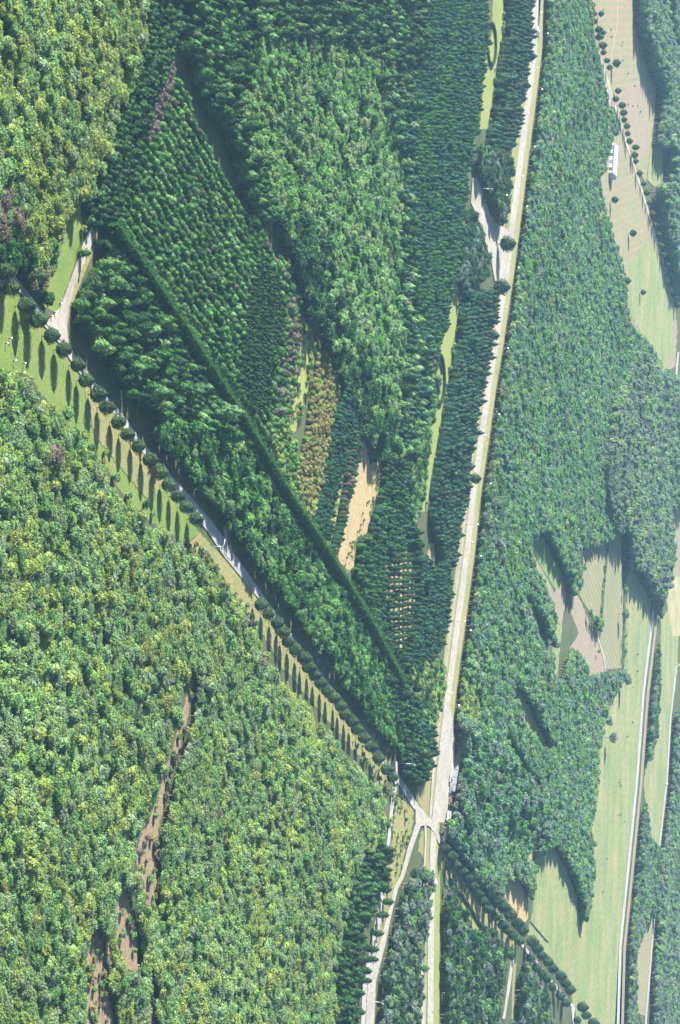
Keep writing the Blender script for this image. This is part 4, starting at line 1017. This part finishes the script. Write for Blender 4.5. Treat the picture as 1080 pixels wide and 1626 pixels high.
arm_lamp(301, 822, R(-110), 'white curved-arm lamp beside the grey road above the gravel spur', 4.2)
arm_lamp(338, 868, R(160), 'white curved-arm lamp beside the grey road below the gravel spur', 3.2)
arm_lamp(631, 1212, R(70), 'tall white curved-arm lamp at the gravel yard by the junction', 6.5)
arm_lamp(585, 1590, R(60), 'white curved-arm lamp beside the left lower road near the bottom edge', 5)
arm_lamp(761, 300, R(90), 'white curved-arm lamp in the shade of the car park', 5.5)
b1 = bmesh.new(); add_tube(b1, [(0, 0, 0), (0, 0, .6), (0, 0, .78)], [.11, .11, .08], 8); add_box(b1, (0, 0, .02), (.34, .34, .06))
b2 = bmesh.new(); bmesh.ops.create_uvsphere(b2, u_segments=10, v_segments=8, radius=.24); bmesh.ops.translate(b2, verts=b2.verts, vec=(0, 0, .92))
BM_, BC_ = bm_mesh('post', b1, True), bm_mesh('cap', b2, True)
for i, (x, y, lab) in enumerate([(8, 545, 'white garden lamp nearest the left edge on the green meadow'), (14, 537, 'white garden lamp on the green meadow just right of the leftmost one'), (21, 573, 'white garden lamp at the forest edge of the green meadow'),
                                 (36, 577, 'white garden lamp on the green meadow nearest the grey road'), (34, 592, 'lowest white garden lamp on the green meadow'),
                                 (94, 482, 'white bollard on the grass corner highest up the gravel path'), (85, 496, 'white bollard in the middle of the grass corner by the gravel path'), (79, 502, 'white bollard on the grass corner nearest the grey road')]):
    t_ = empty('bollard', P(x, y, 0)); t_.scale = (1.25, 1.25, 1.0)
    tag(t_, lab, 'bollard', 'white bollards on the meadow and path corner')
    link('post', BM_, t_, DARKM); link('cap', BC_, t_, GLASS)

# ------------------------------------------------------------------ cars
TYRE = plain('tyre_rubber', (.03, .03, .03), .8, .1, 5)
WIND = plain('window_glass', (.05, .07, .09), .12, .05, 2)
LAMPG = plain('headlight_glass', (.8, .8, .75), .15, .02, 5)


def car(x, y, heading, col, label, L=4.3, W=1.75, H=1.45, name='car', cat='car', van=False, z=.34, group=None):
    root = empty(name, P(x, y, 0), heading); root.location.z = z
    tag(root, label, cat, group)
    paint = plain('car_paint', col, .25, .03, 1)
    # side profile (x along the car, z up), lofted over three widths
    if van:
        pr = [(-.5, .22), (-.5, .75), (-.49, .97), (-.44, 1), (.18, 1), (.30, .93), (.40, .62), (.49, .52), (.5, .22)]
    else:
        pr = [(-.5, .24), (-.5, .52), (-.47, .62), (-.38, .66), (-.26, .97), (-.18, 1), (.06, 1), (.14, .95), (.27, .66), (.44, .58), (.5, .46), (.5, .24)]
    bm = bmesh.new()
    secs = []
    for wv, up in ((-.5, .0), (-.44, 1), (.44, 1), (.5, .0)):
        secs.append([bm.verts.new((px_ * L, wv * W, (pz if up else min(pz, .62)) * H)) for px_, pz in pr])
    for i in range(3):
        for k in range(len(pr)):
            bm.faces.new((secs[i][k], secs[i][(k + 1) % len(pr)], secs[i + 1][(k + 1) % len(pr)], secs[i + 1][k]))
    bm.faces.new(secs[0]); bm.faces.new(secs[3][::-1])
    bmesh.ops.recalc_face_normals(bm, faces=bm.faces)
    link('body', bm_mesh('body', bm), root, paint)
    bm = bmesh.new()
    xs = ((.12, .27) if not van else (.26, .385))
    for sx in (1, -1):
        add_box(bm, (0, sx * W * .475, .80 * H), ((.36 if not van else .2) * L, .05, .24 * H))
    if not van:
        add_box(bm, (-.325 * L, 0, .82 * H), (.07 * L, W * .8, .2 * H))
    add_box(bm, ((xs[0] + xs[1]) / 2 * L, 0, .82 * H), ((xs[1] - xs[0]) * .8 * L, W * .82, .24 * H))
    link('window', bm_mesh('window', bm), root, WIND)
    for fx in (-.31, .31):
        for sy in (-1, 1):
            bm = bmesh.new()
            add_tube(bm, [(fx * L, sy * W * .40, .32), (fx * L, sy * W * .51, .32)], .32, 14)
            wl = link('wheel', bm_mesh('wheel', bm), root, TYRE)
            bm = bmesh.new()
            add_tube(bm, [(fx * L, sy * W * .505, .32), (fx * L, sy * W * .52, .32)], .19, 10)
            link('rim', bm_mesh('rim', bm), wl, METAL)
    for sy in (-1, 1):
        bm = bmesh.new(); add_box(bm, (.5 * L, sy * W * .36, .47 * H), (.06, .3, .14)); link('headlight', bm_mesh('headlight', bm), root, LAMPG)


def road_heading(x0, y0, x1, y1):
    d = P(x1, y1) - P(x0, y0)
    return math.atan2(d.y, d.x)


MH = road_heading(705, 1175, 698, 1230)
car(852, 48, road_heading(849, 75, 857, 0), (.55, .55, .54), 'white car driving on the main road near the top edge')
car(688, 1402, MH, (.55, .55, .55), 'white car on the road just below the junction')
car(713, 1236, MH, (.24, .24, .24), 'white car parked along the wall beside the junction, first from above', group='cars parked along the wall')
car(713, 1254, MH, (.13, .135, .14), 'silver car parked along the wall, second from above', group='cars parked along the wall')
car(712, 1272, MH, (.16, .045, .04), 'red car parked along the wall beside the junction', group='cars parked along the wall')
car(708, 1296, MH, (.26, .26, .26), 'white van parked at the lower end of the wall', 5.0, 1.95, 2.2, 'van', 'van', True, group='cars parked along the wall')
car(699, 1322, road_heading(692, 1320, 702, 1336), (.05, .05, .06), 'black car waiting beside the junction at the start of the avenue')
car(766, 318, road_heading(760, 300, 770, 330), (.04, .045, .055), 'dark car standing in the shade of the car park')
car(853, 1592, R(8), (.50, .06, .08), 'red van half hidden among trees below the avenue', 5.4, 2.0, 2.6, 'van', 'van', True)

# ------------------------------------------------------------------ built things
WALLM = plain('pale_render', (.125, .14, .165), .85, .08, .7)
STONE = plain('concrete', (.15, .15, .15), .9, .1, 1)
a0, a1 = P(728, 1176), P(715, 1256)
dv = a1 - a0; Lw = dv.length; hd = math.atan2(dv.y, dv.x)
t_ = empty('boundary_wall', a0, hd)
tag(t_, 'long pale grey-blue wall standing behind the lay-by above the junction', 'wall')
bm = bmesh.new(); add_box(bm, (Lw / 2, 0, 1.15), (Lw, .3, 2.3)); link('wall', bm_mesh('wall', bm), t_, WALLM)
bm = bmesh.new(); add_box(bm, (Lw / 2, 0, 2.36), (Lw + .2, .46, .12), 0, .02); link('coping', bm_mesh('coping', bm), t_, STONE)
for k in range(8):
    bm = bmesh.new(); add_box(bm, (Lw * k / 7, -.02, 1.28), (.5, .56, 2.56), 0, .03); link('pillar', bm_mesh('pillar', bm), t_, STONE)

ROOF = plain('roof_sheet', (.26, .28, .35), .45, .05, .5)
SHEDW = plain('white_cladding', (.48, .48, .47), .6, .06, .4)
DARK = plain('dark_opening', (.05, .05, .055), .7, .1, 1)
a0, a1 = P(969, 228), P(966, 274)
dv = a1 - a0; Ls = dv.length; hd = math.atan2(dv.y, dv.x)
t_ = empty('shed', a0, hd)
tag(t_, 'long white shed with a pale lilac roof at the edge of the far wood', 'shed')
Wd, He, Hr = 11, 3.0, 4.6
bm = bmesh.new()
pr = [(0, 0), (0, He), (Wd / 2, Hr - .1), (Wd, He), (Wd, 0)]
A_ = [bm.verts.new((0, y_, z_)) for y_, z_ in pr]; B_ = [bm.verts.new((Ls, y_, z_)) for y_, z_ in pr]
bm.faces.new(A_); bm.faces.new(B_[::-1])
for k in (0, 3): bm.faces.new((A_[k], A_[k + 1], B_[k + 1], B_[k]))
bmesh.ops.recalc_face_normals(bm, faces=bm.faces)
link('wall', bm_mesh('wall', bm), t_, SHEDW)
for s_ in (0, 1):
    bm = bmesh.new()
    y0_, z0_, y1_, z1_ = (-.5, He - .12, Wd / 2, Hr) if s_ == 0 else (Wd / 2, Hr, Wd + .5, He - .12)
    nrib = 26
    for k in range(nrib):
        xa = -.4 + (Ls + .8) * k / nrib; xb = xa + (Ls + .8) / nrib * .86
        v_ = [bm.verts.new(c_) for c_ in ((xa, y0_, z0_ + .1), (xb, y0_, z0_ + .1), (xb, y1_, z1_ + .1), (xa, y1_, z1_ + .1))]
        bm.faces.new(v_)
        xc = xa + (Ls + .8) / nrib
        v2 = [bm.verts.new(c_) for c_ in ((xb, y0_, z0_ + .1), (xc, y0_, z0_ + .06), (xc, y1_, z1_ + .06), (xb, y1_, z1_ + .1))]
        bm.faces.new(v2)
    link('roof', bm_mesh('roof', bm), t_, ROOF)
for k in range(4):
    bm = bmesh.new(); add_box(bm, (Ls * (k + .5) / 4, -.03, 1.2), (2.4, .08, 2.4)); d_ = link('door', bm_mesh('door', bm), t_, DARK if k % 2 else STONE)
for k in range(6):
    bm = bmesh.new(); add_box(bm, (Ls * (k + 1) / 7, -.02, 2.5), (.9, .08, .5)); link('window', bm_mesh('window', bm), t_, WIND)
# signs
for x, y, lab in [(687, 1607, 'white square sign board beside the road near the bottom edge'), (691, 1453, 'white square sign board on the verge under the round pine'), (649, 1306, 'small white sign board on the dry grass at the junction')]:
    p = P(x, y, 1.6)
    t_ = empty('road_sign', (p.x, p.y, 0), R(-90))
    tag(t_, lab, 'sign', 'white sign boards near the junction')
    bm = bmesh.new(); add_tube(bm, [(0, 0, 0), (0, 0, 2.3)], .05, 8); link('post', bm_mesh('post', bm), t_, METAL)
    bm = bmesh.new(); add_box(bm, (.07, 0, 1.75), (.05, 1.2, 1.0), 0, .01); link('board', bm_mesh('board', bm), t_, WHITE)

# ------------------------------------------------------------------ haze
bm = bmesh.new()
add_box(bm, (0, 2850, 139), (7200, 6600, 280))
hz = link('haze', bm_mesh('haze', bm))
hz['kind'] = 'stuff'
hm = bpy.data.materials.new('haze'); hm.use_nodes = True
t = hm.node_tree
t.nodes.remove(t.nodes['Principled BSDF'])
pv = t.nodes.new('ShaderNodeVolumePrincipled')
pv.inputs['Color'].default_value = (.38, .7, 1, 1)
pv.inputs['Density'].default_value = 0.000052
pv.inputs['Anisotropy'].default_value = 0.2
t.links.new(pv.outputs[0], t.nodes['Material Output'].inputs['Volume'])
hz.data.materials.append(hm)
